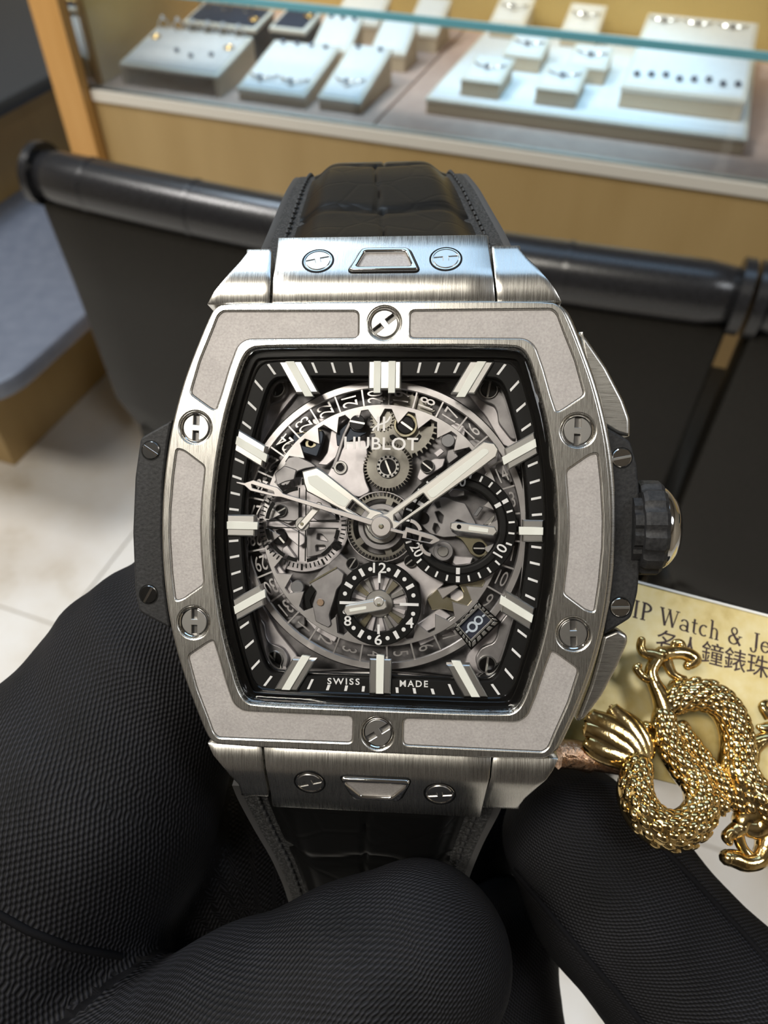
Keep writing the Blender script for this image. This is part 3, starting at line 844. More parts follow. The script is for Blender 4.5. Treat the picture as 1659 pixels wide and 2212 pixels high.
def strap(name, sgn, stations, lining=True):
    """stations: (py, z, px_left, px_right); leather panel bulges between flat stitched margins."""
    cen = []
    for py, z, pl, pr in stations:
        xl, y = W(pl, py, z); xr, y2 = W(pr, py, z)
        cen.append((xl, xr, (y + y2) / 2, z))
    # resample
    t = np.arange(len(cen)); tt = np.linspace(0, len(cen) - 1, 60)
    C = np.array(cen)
    from_pts = np.stack([np.interp(tt, t, C[:, k]) for k in range(4)], 1)
    for _ in range(6):
        from_pts[1:-1] = (from_pts[:-2] + from_pts[1:-1] * 2 + from_pts[2:]) / 4
    S = from_pts
    R = empty(name, (0, 0, 0)); R.parent = watch
    def nrm(i):
        a, b = S[max(i - 1, 0)], S[min(i + 1, len(S) - 1)]
        d = np.array([b[2] - a[2], b[3] - a[3]]); d /= np.linalg.norm(d) + 1e-9
        n = np.array([-d[1], d[0]]) * sgn
        return n
    def layer(nm, f0, f1, h_fun, thick, mat, edge=0.0, nx=26):
        rings = []
        for i in range(len(S)):
            xl, xr, y, z = S[i]; n = nrm(i); w = xr - xl
            up = []; dn = []
            for j in range(nx + 1):
                a = f0 + (f1 - f0) * j / nx
                h = h_fun(j / nx, i / (len(S) - 1))
                up.append((xl + w * a, y + n[0] * h, z + n[1] * h))
                dn.append((xl + w * a, y + n[0] * (h - thick), z + n[1] * (h - thick)))
            rings.append(up + list(reversed(dn)))
        return MB(MM).rings(rings).build(nm, mat, R, 60)
    layer('rubber_lining', 0.0, 1.0, lambda a, s: -0.9 + 0.7 * (1 if (a < 0.04 or a > 0.96) else 0), 1.2, M_RUBBER)
    layer('strap_margin', 0.03, 0.97, lambda a, s: -0.15, 0.9, M_SUEDE)
    def bulge(a, s):
        e = min(a, 1 - a) * 14
        b = 1.35 * (1 - math.exp(-e * e * 0.6))
        # embossed grooves of the hide
        for g in (0.30, 0.62, 0.9):
            b -= 0.34 * math.exp(-((s - g - 0.012 * math.sin(a * 9)) / 0.012) ** 2)
        ph = int(s > 0.30) + int(s > 0.62)
        c = (0.50, 0.47, 0.53)[ph]
        b -= 0.30 * math.exp(-((a - c - 0.01 * math.sin(s * 20)) / 0.010) ** 2)
        if s < 0.06: b *= 0.55 + 0.45 * s / 0.06
        return b
    layer('leather_panel', 0.125, 0.875, bulge, 1.2, M_CROC, nx=60)
    # stitches
    ni = 34
    for side in (0.09, 0.91):
        for k in range(ni):
            s = 0.02 + 0.95 * k / ni
            i0 = s * (len(S) - 1); i1 = min(i0 + 1.0, len(S) - 1.01)
            P = []
            for ii in (i0, (i0 + i1) / 2, i1):
                lo = int(ii); fr = ii - lo
                q = S[lo] * (1 - fr) + S[min(lo + 1, len(S) - 1)] * fr; n = nrm(lo)
                h = 0.0 if ii != (i0 + i1) / 2 else 0.16
                P.append((q[0] + (q[1] - q[0]) * side, q[2] + n[0] * h, q[3] + n[1] * h))
            MB(MM).tube(P, 0.16, 6).build('stitch', M_THREAD, R, 60)
    return R
strap('upper_strap', 1, [(568, -5.6, 556, 1110), (545, -6.6, 556, 1112), (500, -12, 576, 1090), (450, -17, 597, 1060), (406, -22.0, 616, 1035), (380, -27, 632, 1013), (374, -32, 640, 1005), (384, -38, 648, 995), (418, -43, 655, 985)])
strap('lower_strap', -1, [(1715, -5.6, 500, 1090), (1745, -6.6, 512, 1080), (1810, -8.8, 548, 1045), (1870, -10.6, 585, 1020), (1930, -12.6, 612, 1000), (1990, -15, 630, 985), (2050, -18, 645, 975), (2100, -22, 655, 970), (2140, -28, 660, 965)])
# ------------------------------------------------------------------ dial and skeleton movement
M_BRIDGE = speckled('satin_bridge', (0.50, 0.47, 0.48), (0.72, 0.685, 0.70), 900, 0.75, 0.45, detail=5, lo=0.25, hi=0.75)
M_BRIDGE_D = speckled('dark_satin_bridge', (0.23, 0.22, 0.225), (0.40, 0.385, 0.39), 700, 0.80, 0.42, detail=5, lo=0.25, hi=0.75)
M_BASEPL = speckled('movement_base', (0.06, 0.058, 0.06), (0.32, 0.305, 0.31), 420, 0.8, 0.42, detail=6, lo=0.35, hi=0.7)
M_WHEEL = speckled('wheel_steel', (0.28, 0.265, 0.235), (0.48, 0.46, 0.41), 600, 1.0, 0.30, detail=4)
M_DARKMET = plain('dark_polished', (0.055, 0.055, 0.058), 1.0, 0.22)
M_BLUED = plain('blue_black_steel', (0.035, 0.042, 0.055), 0.8, 0.35)
M_BRASSY = speckled('pale_brass', (0.66, 0.60, 0.40), (0.80, 0.75, 0.58), 900, 1.0, 0.25)
M_JEWEL = plain('grey_pin', (0.26, 0.26, 0.27), 0.7, 0.35)
M_RUBY = plain('gold_pin', (0.80, 0.58, 0.42), 1.0, 0.3)
M_HAND = plain('rhodium_hand', (0.86, 0.84, 0.80), 1.0, 0.36)
M_HAND2 = plain('grey_hand', (0.58, 0.55, 0.54), 1.0, 0.38)
M_MARKER = plain('marker_steel', (0.76, 0.75, 0.73), 1.0, 0.30)
M_RINGMET = speckled('skeleton_ring_steel', (0.46, 0.44, 0.44), (0.66, 0.64, 0.64), 500, 1.0, 0.36, detail=4)
M_FLANGE = plain('flange_black', (0.006, 0.006, 0.006), 0.0, 0.55, 0.2)

def star_r(loop, ang):
    d = np.array([math.cos(ang), math.sin(ang)]); best = None
    for i in range(len(loop)):
        a = np.array(loop[i]); b = np.array(loop[(i + 1) % len(loop)]); e = b - a
        den = d[0] * -e[1] + d[1] * e[0]
        if abs(den) < 1e-9: continue
        t = (a[0] * -e[1] + a[1] * e[0]) / den; s = (d[0] * a[1] - d[1] * a[0]) / den
        if t > 0 and -1e-6 <= s <= 1 + 1e-6 and (best is None or t > best): best = t
    return best
def sc_loop(s, sy=None): return [(x * s, y * (sy or s)) for x, y in BEZ_IN]
def loop_scale(p):
    a = math.atan2(p[1], p[0]); return math.hypot(*p) / star_r(BEZ_IN, a)
def along(off, ang, s):         # point on the ray (shifted sideways by off) where the tonneau scale is s
    d = np.array([math.cos(ang), math.sin(ang)]); n = np.array([-d[1], d[0]])
    lo, hi = 0.5, 18.0
    for _ in range(40):
        m = (lo + hi) / 2
        if loop_scale(n * off + d * m) < s: lo = m
        else: hi = m
    return n * off + d * lo
def bar_loop(ang, w, s0, s1):
    return [tuple(along(-w / 2, ang, s0)), tuple(along(-w / 2, ang, s1)), tuple(along(w / 2, ang, s1)), tuple(along(w / 2, ang, s0))]

flange = wplate('dial_flange', [sc_loop(0.965), sc_loop(0.852)], -2.3, -1.62, M_FLANGE, bev=0.05)
wplate('flange_wall', [sc_loop(0.955), sc_loop(0.838)], -4.0, -2.3, M_GLOSSBLACK, flange, bev=0.12)
wplate('flange_step', [sc_loop(0.985), sc_loop(0.935)], -2.3, -1.42, M_GLOSSBLACK, flange, bev=0.10)
def minute_angle(m): return math.radians(90 - 6 * m)
for m in range(60):
    if m % 5 == 0 or m in (59, 1): continue
    if 27 <= m <= 33: s0, s1, w = 0.897, 0.928, 0.24
    else: s0, s1, w = 0.868, 0.926, 0.20
    wplate('minute_tick', [bar_loop(minute_angle(m), w, s0, s1)], -1.66, -1.59, M_WHITE, flange, bev=0.01, smooth=0)
def put_text(name, body, px, py, z, hpx, wpx, mat, parent, rot=0.0, bold=0.0, spacing=1.0, th=0.05):
    me = text_mesh(name, body, 1.0, -th, 0.0, bold, spacing, scale=1.0)
    co = np.array([v.co[:] for v in me.vertices]); lo, hi = co.min(0), co.max(0)
    k = PXMM(z); sx = wpx * k / (hi[0] - lo[0]); sy = hpx * k / (hi[1] - lo[1])
    me.transform(Matrix.Diagonal((sx * MM, sy * MM, MM, 1)) @ Matrix.Translation((-(lo[0] + hi[0]) / 2, -(lo[1] + hi[1]) / 2, 0)))
    o = link(name, me, mat, parent, 0)
    x, y = W(px, py, z)
    o.location = (x * MM, y * MM, z * MM); o.rotation_euler = (0, 0, rot)
    return o
put_text('lettering', 'SWISS', 742, 1472, -1.56, 14, 71, M_WHITE, flange, 0.015, 0.015, 1.3)
put_text('lettering', 'MADE', 894, 1477, -1.56, 14, 61, M_WHITE, flange, 0.015, 0.015, 1.3)
# applied hour markers
def ridge_block(name, loop, z0, z1, mat, parent, inset=0.12):
    return wplate(name, [loop], z0, z1, mat, parent, bev=inset)
for h in range(12):
    a = minute_angle(h * 5)
    hm = empty('hour_marker'); hm.parent = watch
    s_in = {0: 0.775, 6: 0.735, 9: 0.765, 3: 0.775}.get(h, 0.755)
    if h == 3: s_in = 0.815
    wid = 2.75 if h == 0 else (1.85 if h in (3, 6, 9) else 1.75)
    ridge_block('marker_block', bar_loop(a, wid, s_in, 0.932), -2.4, -1.30, M_MARKER, hm, 0.10)
    offs = (-0.62, 0.62) if h == 0 else (0.0,)
    for o_ in offs:
        w = 0.60 if h == 0 else 0.66
        q = [tuple(along(o_ - w / 2, a, s_in - 0.022)), tuple(along(o_ - w / 2, a, 0.930)), tuple(along(o_ + w / 2, a, 0.930)), tuple(along(o_ + w / 2, a, s_in - 0.022))]
        wplate('lume_strip', [q], -1.75, -1.16, M_LUME, hm, bev=0.03, smooth=0)

# movement base and corner brackets
movement = wplate('movement_plate', [sc_loop(0.90)], -6.4, -5.6, M_BASEPL, bev=0.05)
BR = [(560, 805), (618, 815), (624, 842), (614, 862), (600, 870), (584, 875), (576, 890), (573, 915), (546, 950), (530, 950), (545, 880)]
def mirp(q, mx, my): return [((2 * 825 - x) if mx else x, (2 * 1132 - y) if my else y) for x, y in q]
for mx in (0, 1):
    for my in (0, 1):
        wplate('corner_bracket', [round_poly(WL(mirp(BR, mx, my), -4.5), 0.3)], -5.2, -4.5, M_BRIDGE_D, movement, bev=0.12)
        wplate('corner_plate', [round_poly(WL(mirp([(525, 800), (655, 800), (640, 850), (600, 900), (565, 960), (520, 980)], mx, my), -5.0), 0.2)], -5.7, -5.0, M_BRIDGE, movement, bev=0.06)
def px_screw(px, py, z, rpx, ang, parent, head=M_DARKMET, slot=M_SATIN, name='screw', rim=None):
    x, y = W(px, py, z); r = rpx * PXMM(z)
    if rim is not None:
        wplate('screw_rim', [circle(x, y, r * 1.16, 28), circle(x, y, r * 0.98, 28)], z - 0.25, z + 0.02, rim, parent, bev=0.04)
    slot_screw(x, y, z, r, ang, parent, head, name, slot)
for px, py, a in ((595, 838, 80), (1056, 841, 80), (592, 1425, 84), (1052, 1436, 83)):
    px_screw(px, py, -4.3, 17, a, movement, rim=M_SATIN)

# skeleton date ring
ZR = -3.7; kR = PXMM(ZR)
rcx, rcy = W(824, 1136, ZR)
dring = empty('date_ring'); dring.parent = watch
R1, R2, R3, R4, R5 = 314 * kR, 296 * kR, 262 * kR, 252 * kR, 222 * kR
wplate('outer_band', [circle(rcx, rcy, R1, 128), circle(rcx, rcy, R2, 128)], ZR - 0.4, ZR, M_RINGMET, dring, bev=0.10)
star = []
for k in range(31):
    a = math.radians(-46 + 5.8 + k * 360 / 31); da = math.radians(360 / 31)
    star += [(rcx + R4 * math.cos(a + da * t), rcy + R4 * math.sin(a + da * t)) for t in (0.0, 0.14)]
    star += [(rcx + R5 * math.cos(a + da * 0.5), rcy + R5 * math.sin(a + da * 0.5))]
    star += [(rcx + R4 * math.cos(a + da * t), rcy + R4 * math.sin(a + da * t)) for t in (0.86,)]
wplate('toothed_band', [circle(rcx, rcy, R3, 124), star], ZR - 0.35, ZR, M_RINGMET, dring, bev=0.04)
for d in range(1, 32):
    a = math.radians(-46 + (d - 8) * 360 / 31)
    b = a + math.radians(180 / 31)
    u = np.array([math.cos(b), math.sin(b)]); n = np.array([-u[1], u[0]])
    c = np.array([rcx, rcy])
    q = [c + u * (R3 - 0.05) - n * 0.09, c + u * (R2 + 0.05) - n * 0.09, c + u * (R2 + 0.05) + n * 0.09, c + u * (R3 - 0.05) + n * 0.09]
    wplate('ring_spoke', [[tuple(p) for p in q]], ZR - 0.25, ZR - 0.02, M_RINGMET, dring, bev=0.02)
    if d == 8: continue
    me = text_mesh('date_numeral', str(d), 1.95, -0.2, -0.02, 0.0, 0.95)
    o = link('date_numeral', me, M_RINGMET, dring, 0)
    rm = (R2 + R3) / 2
    o.location = ((rcx + rm * math.cos(a)) * MM, (rcy + rm * math.sin(a)) * MM, ZR * MM)
    o.rotation_euler = (0, 0, a); o.scale = (0.60, 1.0, 1.0)

# wheels
def wheel(name, px, py, z, rpx, teeth, th, mat, parent=movement, hole=0.0, rim=None, spokes=0, depth=6.0, ext=None):
    k = PXMM(z); x, y = W(px, py, z); r = rpx * k; d = depth * k
    lp = []
    for i in range(teeth):
        a = 2 * math.pi * i / teeth; s = 2 * math.pi / teeth
        for f, rr in ((0.0, r - d), (0.22, r - d), (0.34, r), (0.62, r), (0.76, r - d)):
            lp.append((x + rr * math.cos(a + f * s), y + rr * math.sin(a + f * s)))
    loops = [lp]
    if spokes:
        ro, ri = r - d * 2.0, hole * k + 0.12 * r
        for i in range(spokes):
            a0 = 2 * math.pi * i / spokes + 0.14; a1 = 2 * math.pi * (i + 1) / spokes - 0.14
            A = np.linspace(a0, a1, 8); B = np.linspace(a1 - 0.1, a0 + 0.1, 8)
            loops.append([(x + ro * math.cos(t), y + ro * math.sin(t)) for t in A] + [(x + ri * math.cos(t), y + ri * math.sin(t)) for t in B])
    if hole: loops.append(circle(x, y, hole * k, 24))
    return wplate(name, loops, z - th, z, mat, parent, bev=0.04)
def disc(name, px, py, z, rpx, th, mat, parent=movement, hole=0.0, bev=0.05, n=36):
    k = PXMM(z); x, y = W(px, py, z)
    lp = [circle(x, y, rpx * k, n)] + ([circle(x, y, hole * k, n)] if hole else [])
    return wplate(name, lp, z - th, z, mat, parent, bev=bev)
def cropper(ox, oy, s): return lambda pts: [(ox + x / s, oy + y / s) for x, y in pts]
cA, cB, cC, cD, cE = cropper(540, 820, 7.541), cropper(720, 820, 7.541), cropper(900, 820, 7.541), cropper(540, 1020, 7.541), cropper(720, 1020, 7.541)
cF, cG, cH = cropper(860, 1010, 6.144), cropper(700, 1190, 6.9125), cropper(900, 1220, 7.541)
c5, c6, c7, c8 = cropper(480, 740, 4.366), cropper(820, 740, 4.366), cropper(480, 1100, 4.366), cropper(820, 1100, 4.366)
def bridge(name, pts, z, th, mat, r=0.18, holes=(), bev=0.07, parent=movement):
    return wplate(name, [round_poly(WL(pts, z), r)] + [round_poly(WL(h, z), r * 0.6) for h in holes], z - th, z, mat, parent, bev=bev)

# upper left quarter
bridge('bridge', cA([(1010, 640), (1190, 620), (1330, 700), (1640, 470), (1659, 560), (1500, 720), (1240, 800), (1020, 720)]), -4.5, 0.5, M_BRIDGE)
bridge('bridge', cA([(1320, 820), (1400, 830), (1500, 900), (1490, 1120), (1420, 1250), (1250, 1400), (1090, 1380), (1180, 1300), (1260, 1180), (1290, 1000)]), -4.4, 0.5, M_BRIDGE)
bridge('main_bridge', [(700, 1040), (720, 1000), (748, 955), (790, 950), (795, 985), (785, 1010), (790, 1040), (800, 1062), (775, 1075), (735, 1060)], -4.2, 0.7, M_BRIDGE, 0.3)
bridge('steel_arm', cB([(150, 880), (290, 590), (360, 580), (200, 900), (120, 1180), (30, 1440), (-40, 1450), (60, 1180)]), -4.0, 0.35, M_BRIDGE_D)
disc('eyelet', 735, 1010, -4.0, 15, 0.4, M_SATIN, hole=9)
disc('eyelet_pin', 735, 1010, -4.1, 8, 0.4, M_DARKMET)
bridge('coil_case', cA([(740, 850), (1170, 815), (1200, 900), (1180, 1010), (1090, 1260), (860, 1190), (720, 1050), (690, 930)]), -3.9, 1.0, M_BLUED, 0.2, holes=[cA([(800, 1000), (950, 930), (1080, 960), (1070, 1080), (1000, 1110), (850, 1070)])])
disc('coil', *cA([(990, 1040)])[0], -4.2, 13, 0.5, M_BRASSY, hole=5)
bridge('case_lip', cA([(750, 860), (1160, 815), (1165, 840), (760, 890)]), -3.8, 0.2, M_BRASSY, 0.04)
bridge('lever', cA([(620, 1270), (760, 1240), (1000, 1350), (1090, 1420), (900, 1450), (760, 1500), (710, 1600), (620, 1720), (420, 1740), (400, 1620), (450, 1540)]), -3.7, 0.4, M_BRIDGE_D)
bridge('bridge', cA([(460, 1260), (640, 1150), (780, 1210), (620, 1290), (500, 1400)]), -4.6, 0.5, M_BRIDGE)
disc('eyelet', *cA([(630, 1130)])[0], -4.2, 14, 0.4, M_SATIN, hole=9)
bridge('bridge', cA([(60, 1400), (250, 1330), (480, 1390), (250, 1659), (60, 1659)]), -4.9, 0.4, M_BRIDGE_D)
# twelve o'clock zone behind the lettering
px_screw(*cB([(390, 695)])[0], -3.7, 17, -10, movement, slot=M_HAND)
bridge('dark_well', cB([(40, 880), (230, 700), (330, 840), (560, 860), (420, 940), (180, 1050), (60, 1090)]), -4.3, 0.4, M_BLUED)
wheel('wheel', 826, 905, -4.3, 27, 20, 0.35, M_WHEEL, depth=5)
bridge('bridge', cB([(800, 330), (1010, 340), (900, 440), (800, 560), (740, 600), (680, 560)]), -4.1, 0.35, M_BRIDGE_D)
bridge('bridge', cB([(820, 540), (1000, 380), (1090, 520), (960, 640), (830, 640)]), -4.7, 0.3, M_BLUED)
wheel('wheel', 872, 917, -4.5, 74, 36, 0.4, M_WHEEL, hole=20, depth=8)
for pts in ([(910, 910), (980, 890), (1060, 960), (1000, 1000), (930, 970)], [(1400, 880), (1440, 920), (1370, 1020), (1300, 1010)], [(1390, 690), (1590, 680), (1595, 760), (1400, 770)]):
    bridge('slot_dark', cB(pts), -4.42, 0.1, M_BLACK, 0.1, bev=0.02)
disc('collar', 876, 918, -3.9, 26, 0.5, M_BRASSY, hole=20)
px_screw(876, 918, -3.95, 19, -35, movement, slot=M_HAND)
wheel('barrel_wheel', 838, 1008, -3.9, 54, 44, 0.45, M_WHEEL, hole=14, depth=7)
disc('bearing_ring', 838, 1008, -3.7, 25, 0.4, M_SATIN, hole=16)
for k in range(14):
    a = 2 * math.pi * k / 14
    disc('bearing_ball', 838 + 21.5 * math.cos(a), 1008 + 21.5 * math.sin(a), -3.66, 2.6, 0.1, M_BLACK, bev=0.01, n=10)
px_screw(838, 1009, -3.72, 16, -68, movement, slot=M_HAND)
# upper right quarter
bridge('bridge', cC([(440, 790), (640, 690), (800, 760), (790, 880), (740, 1060), (600, 1090), (440, 1000)]), -4.6, 0.5, M_BRIDGE)
disc('steady_pin', *cC([(510, 990)])[0], -3.9, 14.5, 0.6, M_JEWEL)
bridge('jumper', cC([(270, 1200), (390, 1105), (460, 1170), (340, 1270)]), -3.9, 0.4, M_BRIDGE, 0.1)
bridge('bridge', cC([(500, 1150), (770, 1080), (790, 1140), (640, 1200), (690, 1250), (520, 1380), (480, 1280)]), -4.3, 0.4, M_BRIDGE_D)
bridge('bridge', cC([(290, 1280), (470, 1280), (430, 1420), (300, 1500), (60, 1659), (0, 1600), (60, 1420)]), -4.4, 0.4, M_BRIDGE)
px_screw(*cC([(170, 1410)])[0], -4.0, 13, -38, movement, rim=M_SATIN, slot=M_HAND)
bridge('bridge', cC([(790, 1000), (960, 960), (1080, 1010), (900, 1120), (800, 1140)]), -4.7, 0.4, M_BRIDGE_D)
disc('steady_pin', *cC([(1060, 1530)])[0], -4.2, 14, 0.5, M_BRIDGE_D)
bridge('bridge', c6([(1120, 1040), (1230, 1000), (1290, 1250), (1240, 1330), (1090, 1200)]), -4.6, 0.4, M_BRIDGE_D)
# central wheel below the hands
wheel('centre_wheel', 823, 1138, -4.0, 74, 56, 0.4, M_WHEEL, hole=10, spokes=5, depth=7)
disc('wheel_rim', 823, 1138, -4.1, 78, 0.5, M_RINGMET, hole=74)
disc('cannon_dish', 823, 1138, -3.5, 50, 0.4, M_BRIDGE_D, hole=38)
disc('cannon_dish', 823, 1138, -3.2, 36, 0.6, M_SATIN, hole=26)
bridge('bridge', [(735, 1195), (760, 1215), (800, 1225), (800, 1240), (740, 1262), (725, 1260), (700, 1290), (665, 1265), (690, 1235)], -4.5, 0.4, M_BRIDGE_D)
bridge('bridge', [(850, 1222), (890, 1205), (935, 1225), (960, 1262), (925, 1290), (915, 1330), (905, 1260)], -4.5, 0.4, M_BRIDGE)
px_screw(*cE([(310, 1490)])[0], -4.1, 12, 58, movement, rim=M_SATIN)
px_screw(*cE([(1255, 1450)])[0], -4.1, 12, 40, movement, rim=M_SATIN)

# seconds counter at nine
ZS = -3.0; kS = PXMM(ZS); scx, scy = 653, 1133
sx, sy = W(scx, scy, ZS)
sec = empty('seconds_counter'); sec.parent = watch
def arc_loop(x, y, r0, r1, a0, a1, n=14):
    A = np.radians(np.linspace(a0, a1, n))
    return [(x + r1 * math.cos(t), y + r1 * math.sin(t)) for t in A] + [(x + r0 * math.cos(t), y + r0 * math.sin(t)) for t in reversed(A)]
for a0, a1 in ((8, 62), (98, 124), (144, 172), (188, 206), (217, 240), (246, 262), (278, 295), (304, 322), (338, 352)):
    wplate('ring_segment', [arc_loop(sx, sy, 75 * kS, 83 * kS, a0, a1)], ZS - 0.12, ZS, M_BLACK, sec, bev=0.02)
for k in range(60):
    a = math.radians(6 * k); L = 100 if k % 5 == 0 else 96; w = (0.09 if k % 5 == 0 else 0.055)
    if 30 < 6 * k < 75: continue
    u = np.array([math.cos(a), math.sin(a)]); n = np.array([-u[1], u[0]]); c = np.array([sx, sy])
    q = [c + u * 86 * kS - n * w, c + u * L * kS - n * w, c + u * L * kS + n * w, c + u * 86 * kS + n * w]
    wplate('counter_tick', [[tuple(p) for p in q]], ZS - 0.08, ZS, M_BLACK, sec, bev=0.005, smooth=0)
for s in (-1, 1):
    o = 7.4 * kS * s; w = 0.05; L = 80 * kS
    wplate('cross_line', [[(sx + o - w, sy - L), (sx + o + w, sy - L), (sx + o + w, sy + L), (sx + o - w, sy + L)]], ZS - 0.06, ZS, M_BLACK, sec, bev=0.005, smooth=0)
    wplate('cross_line', [[(sx - L, sy + o - w), (sx + L, sy + o - w), (sx + L, sy + o + w), (sx - L, sy + o + w)]], ZS - 0.06, ZS - 0.001, M_BLACK, sec, bev=0.005, smooth=0)
disc('hub', scx, scy - 1, -2.8, 16, 0.25, M_SATIN, sec)
def hand_bar(name, p0, p1, wpx, z, th, mat, parent, tip=0.5, lume=None, tail=0.5):
    a, b = np.array(W(*p0, z)), np.array(W(*p1, z)); d = b - a; L = np.linalg.norm(d); d /= L; n = np.array([-d[1], d[0]]); w = wpx * PXMM(z) / 2
    lp = [a - d * w * tail - n * w * 0.6, a - n * w, b - d * w * tip - n * w, b, b - d * w * tip + n * w, a + n * w, a - d * w * tail + n * w * 0.6]
    o = wplate(name, [[tuple(p) for p in lp]], z - th, z, mat, parent, bev=min(0.14, w * 0.4))
    if lume:
        f0, f1, lw = lume
        q = [a + d * L * f0 - n * w * lw, a + d * L * f1 - n * w * lw, a + d * L * f1 + n * w * lw, a + d * L * f0 + n * w * lw]
        wplate('lume_strip', [[tuple(p) for p in q]], z - 0.05, z + 0.03, M_LUME, parent, bev=0.01, smooth=0)
    return o
hand_bar('counter_hand', (648, 1139), (694, 1086), 16, -2.6, 0.2, M_HAND, sec)
disc('hand_pin', 652, 1132, -2.55, 4, 0.2, M_BRASSY, sec, n=14)
# works seen through the counter
disc('counter_floor', 653, 1133, -5.0, 104, 0.3, M_BRIDGE, movement, n=64)
bridge('bridge', cD([(410, 480), (800, 440), (800, 760), (620, 850), (300, 690), (330, 560)]), -4.3, 0.4, M_BRIDGE_D)
px_screw(*cD([(495, 625)])[0], -4.0, 12, 30, movement, rim=M_SATIN)
bridge('bridge', cD([(110, 720), (300, 700), (620, 880), (790, 960), (900, 1050), (900, 1150), (800, 1220), (620, 1060), (560, 930), (300, 880), (110, 860)]), -4.1, 0.35, M_BRIDGE)
px_screw(*cD([(480, 1060)])[0], -3.9, 17, -48, movement, slot=M_HAND)
bridge('bridge', cD([(600, 1180), (760, 1400), (520, 1420), (520, 1240)]), -4.4, 0.4, M_BRIDGE)
bridge('bridge', cD([(920, 900), (1420, 910), (1380, 1120), (1200, 1330), (920, 1400)]), -4.3, 0.4, M_BRIDGE_D, holes=[cD([(1100, 1000), (1170, 1010), (1270, 1130), (1090, 1090)]), cD([(1070, 1190), (1220, 1190), (1230, 1240), (1080, 1290)])])
disc('pinion', *cD([(1410, 1205)])[0], -3.6, 10, 0.5, M_DARKMET)
bridge('bridge', cD([(980, 470), (1380, 700), (1420, 780), (1080, 790), (980, 700)]), -4.5, 0.4, M_BRIDGE_D)
bridge('black_gap', cD([(250, 30), (420, -100), (500, 0), (380, 190), (320, 180)]), -3.72, 0.1, M_BLACK, 0.08, bev=0.02)
bridge('finger_plate', cD([(400, 20), (560, -110), (760, -40), (720, 120), (560, 160), (440, 220)]), -3.6, 0.3, M_BRIDGE_D, 0.1)
bridge('bridge', cD([(150, 1100), (260, 1060), (480, 1340), (620, 1500), (540, 1659), (300, 1500), (130, 1280)]), -4.8, 0.4, M_BRIDGE)
# lower left quarter
bridge('bridge', c7([(430, 450), (560, 520), (640, 700), (760, 900), (750, 1000), (600, 880), (500, 740)]), -4.9, 0.4, M_BRIDGE)
bridge('spring', c7([(440, 450), (470, 440), (560, 560), (660, 690), (760, 860), (740, 920), (640, 810), (540, 620)]), -4.2, 0.25, M_BRIDGE, 0.1)
disc('steady_pin', *c7([(706, 735)])[0], -3.8, 14.5, 0.6, M_JEWEL)
bridge('dark_well', c7([(770, 800), (850, 700), (890, 760), (830, 860), (870, 1000), (850, 1020), (780, 920)]), -3.9, 0.4, M_BLACK, 0.1)
bridge('lever', c7([(815, 690), (1080, 545), (1150, 610), (1130, 700), (1080, 760), (1060, 840), (1010, 1000), (1030, 1090), (1000, 1120), (880, 1060), (850, 900), (890, 780)]), -3.5, 0.4, M_BRIDGE_D, 0.15)
bridge('lever_edge', c7([(815, 690), (1080, 540), (1085, 560), (830, 705)]), -3.42, 0.15, M_BRASSY, 0.03)
disc('jewel_pin', *c7([(925, 880)])[0], -3.35, 8, 0.25, M_RUBY)
bridge('bridge', c7([(780, 1030), (860, 1000), (1000, 1130), (1080, 980), (1100, 1180), (1060, 1260), (960, 1200), (880, 1150)]), -4.7, 0.4, M_BRIDGE)
bridge('bridge', c7([(700, 1000), (780, 1000), (780, 1100), (640, 1160), (600, 1020)]), -5.0, 0.4, M_BRIDGE_D)

# minute counter at three
ZM = -2.9; kM = PXMM(ZM); mpx, mpy = 991, 1138
mx_, my_ = W(mpx, mpy, ZM)
mc = empty('minute_counter'); mc.parent = watch
disc('counter_ring', mpx, mpy, ZM, 123, 0.25, M_BLACK, mc, hole=103, bev=0.05, n=96)
disc('counter_slope', mpx, mpy, ZM - 0.12, 104, 0.5, M_FLANGE, mc, hole=85, bev=0.2, n=96)
disc('counter_lip', mpx, mpy, ZM - 0.3, 85.5, 0.3, M_DARKMET, mc, hole=83, bev=0.04, n=96)
for k in range(30):
    a = math.radians(90 - 12 * k)
    if k in (0, 10, 20): continue
    r0, r1, w = (106, 119, 0.085) if k % 5 else (106, 119, 0.17)
    u = np.array([math.cos(a), math.sin(a)]); n = np.array([-u[1], u[0]]); c = np.array([mx_, my_])
    q = [c + u * r0 * kM - n * w, c + u * r1 * kM - n * w, c + u * r1 * kM + n * w, c + u * r0 * kM + n * w]
    wplate('counter_tick', [[tuple(p) for p in q]], ZM - 0.05, ZM + 0.03, M_WHITE, mc, bev=0.01, smooth=0)
    if k % 5 == 0:
        q = [c + u * 88 * kM - n * w, c + u * 102 * kM - n * w, c + u * 102 * kM + n * w, c + u * 88 * kM + n * w]
        wplate('counter_tick', [[tuple(p) for p in q]], ZM - 0.15, ZM - 0.06, M_WHITE, mc, bev=0.01, smooth=0)
put_text('numeral', '10', 1081, 1189, ZM + 0.05, 23, 26, M_WHITE, mc, math.radians(60), 0.01)
put_text('numeral', '20', 901, 1188, ZM + 0.05, 23, 28, M_WHITE, mc, math.radians(-60), 0.01)
put_text('numeral', '30', 992, 1040, ZM + 0.05, 22, 28, M_WHITE, mc, 0.0, 0.01)
bridge('numeral_tab', cF([(1240, 1130), (1350, 1000), (1480, 1030), (1460, 1130), (1330, 1250)]), ZM - 0.01, 0.2, M_BLACK, 0.1, parent=mc)
bridge('works_floor', [(910, 1075), (991, 1050), (1070, 1090), (1080, 1140), (1060, 1200), (991, 1228), (915, 1190)], -5.2, 0.3, M_BASEPL)
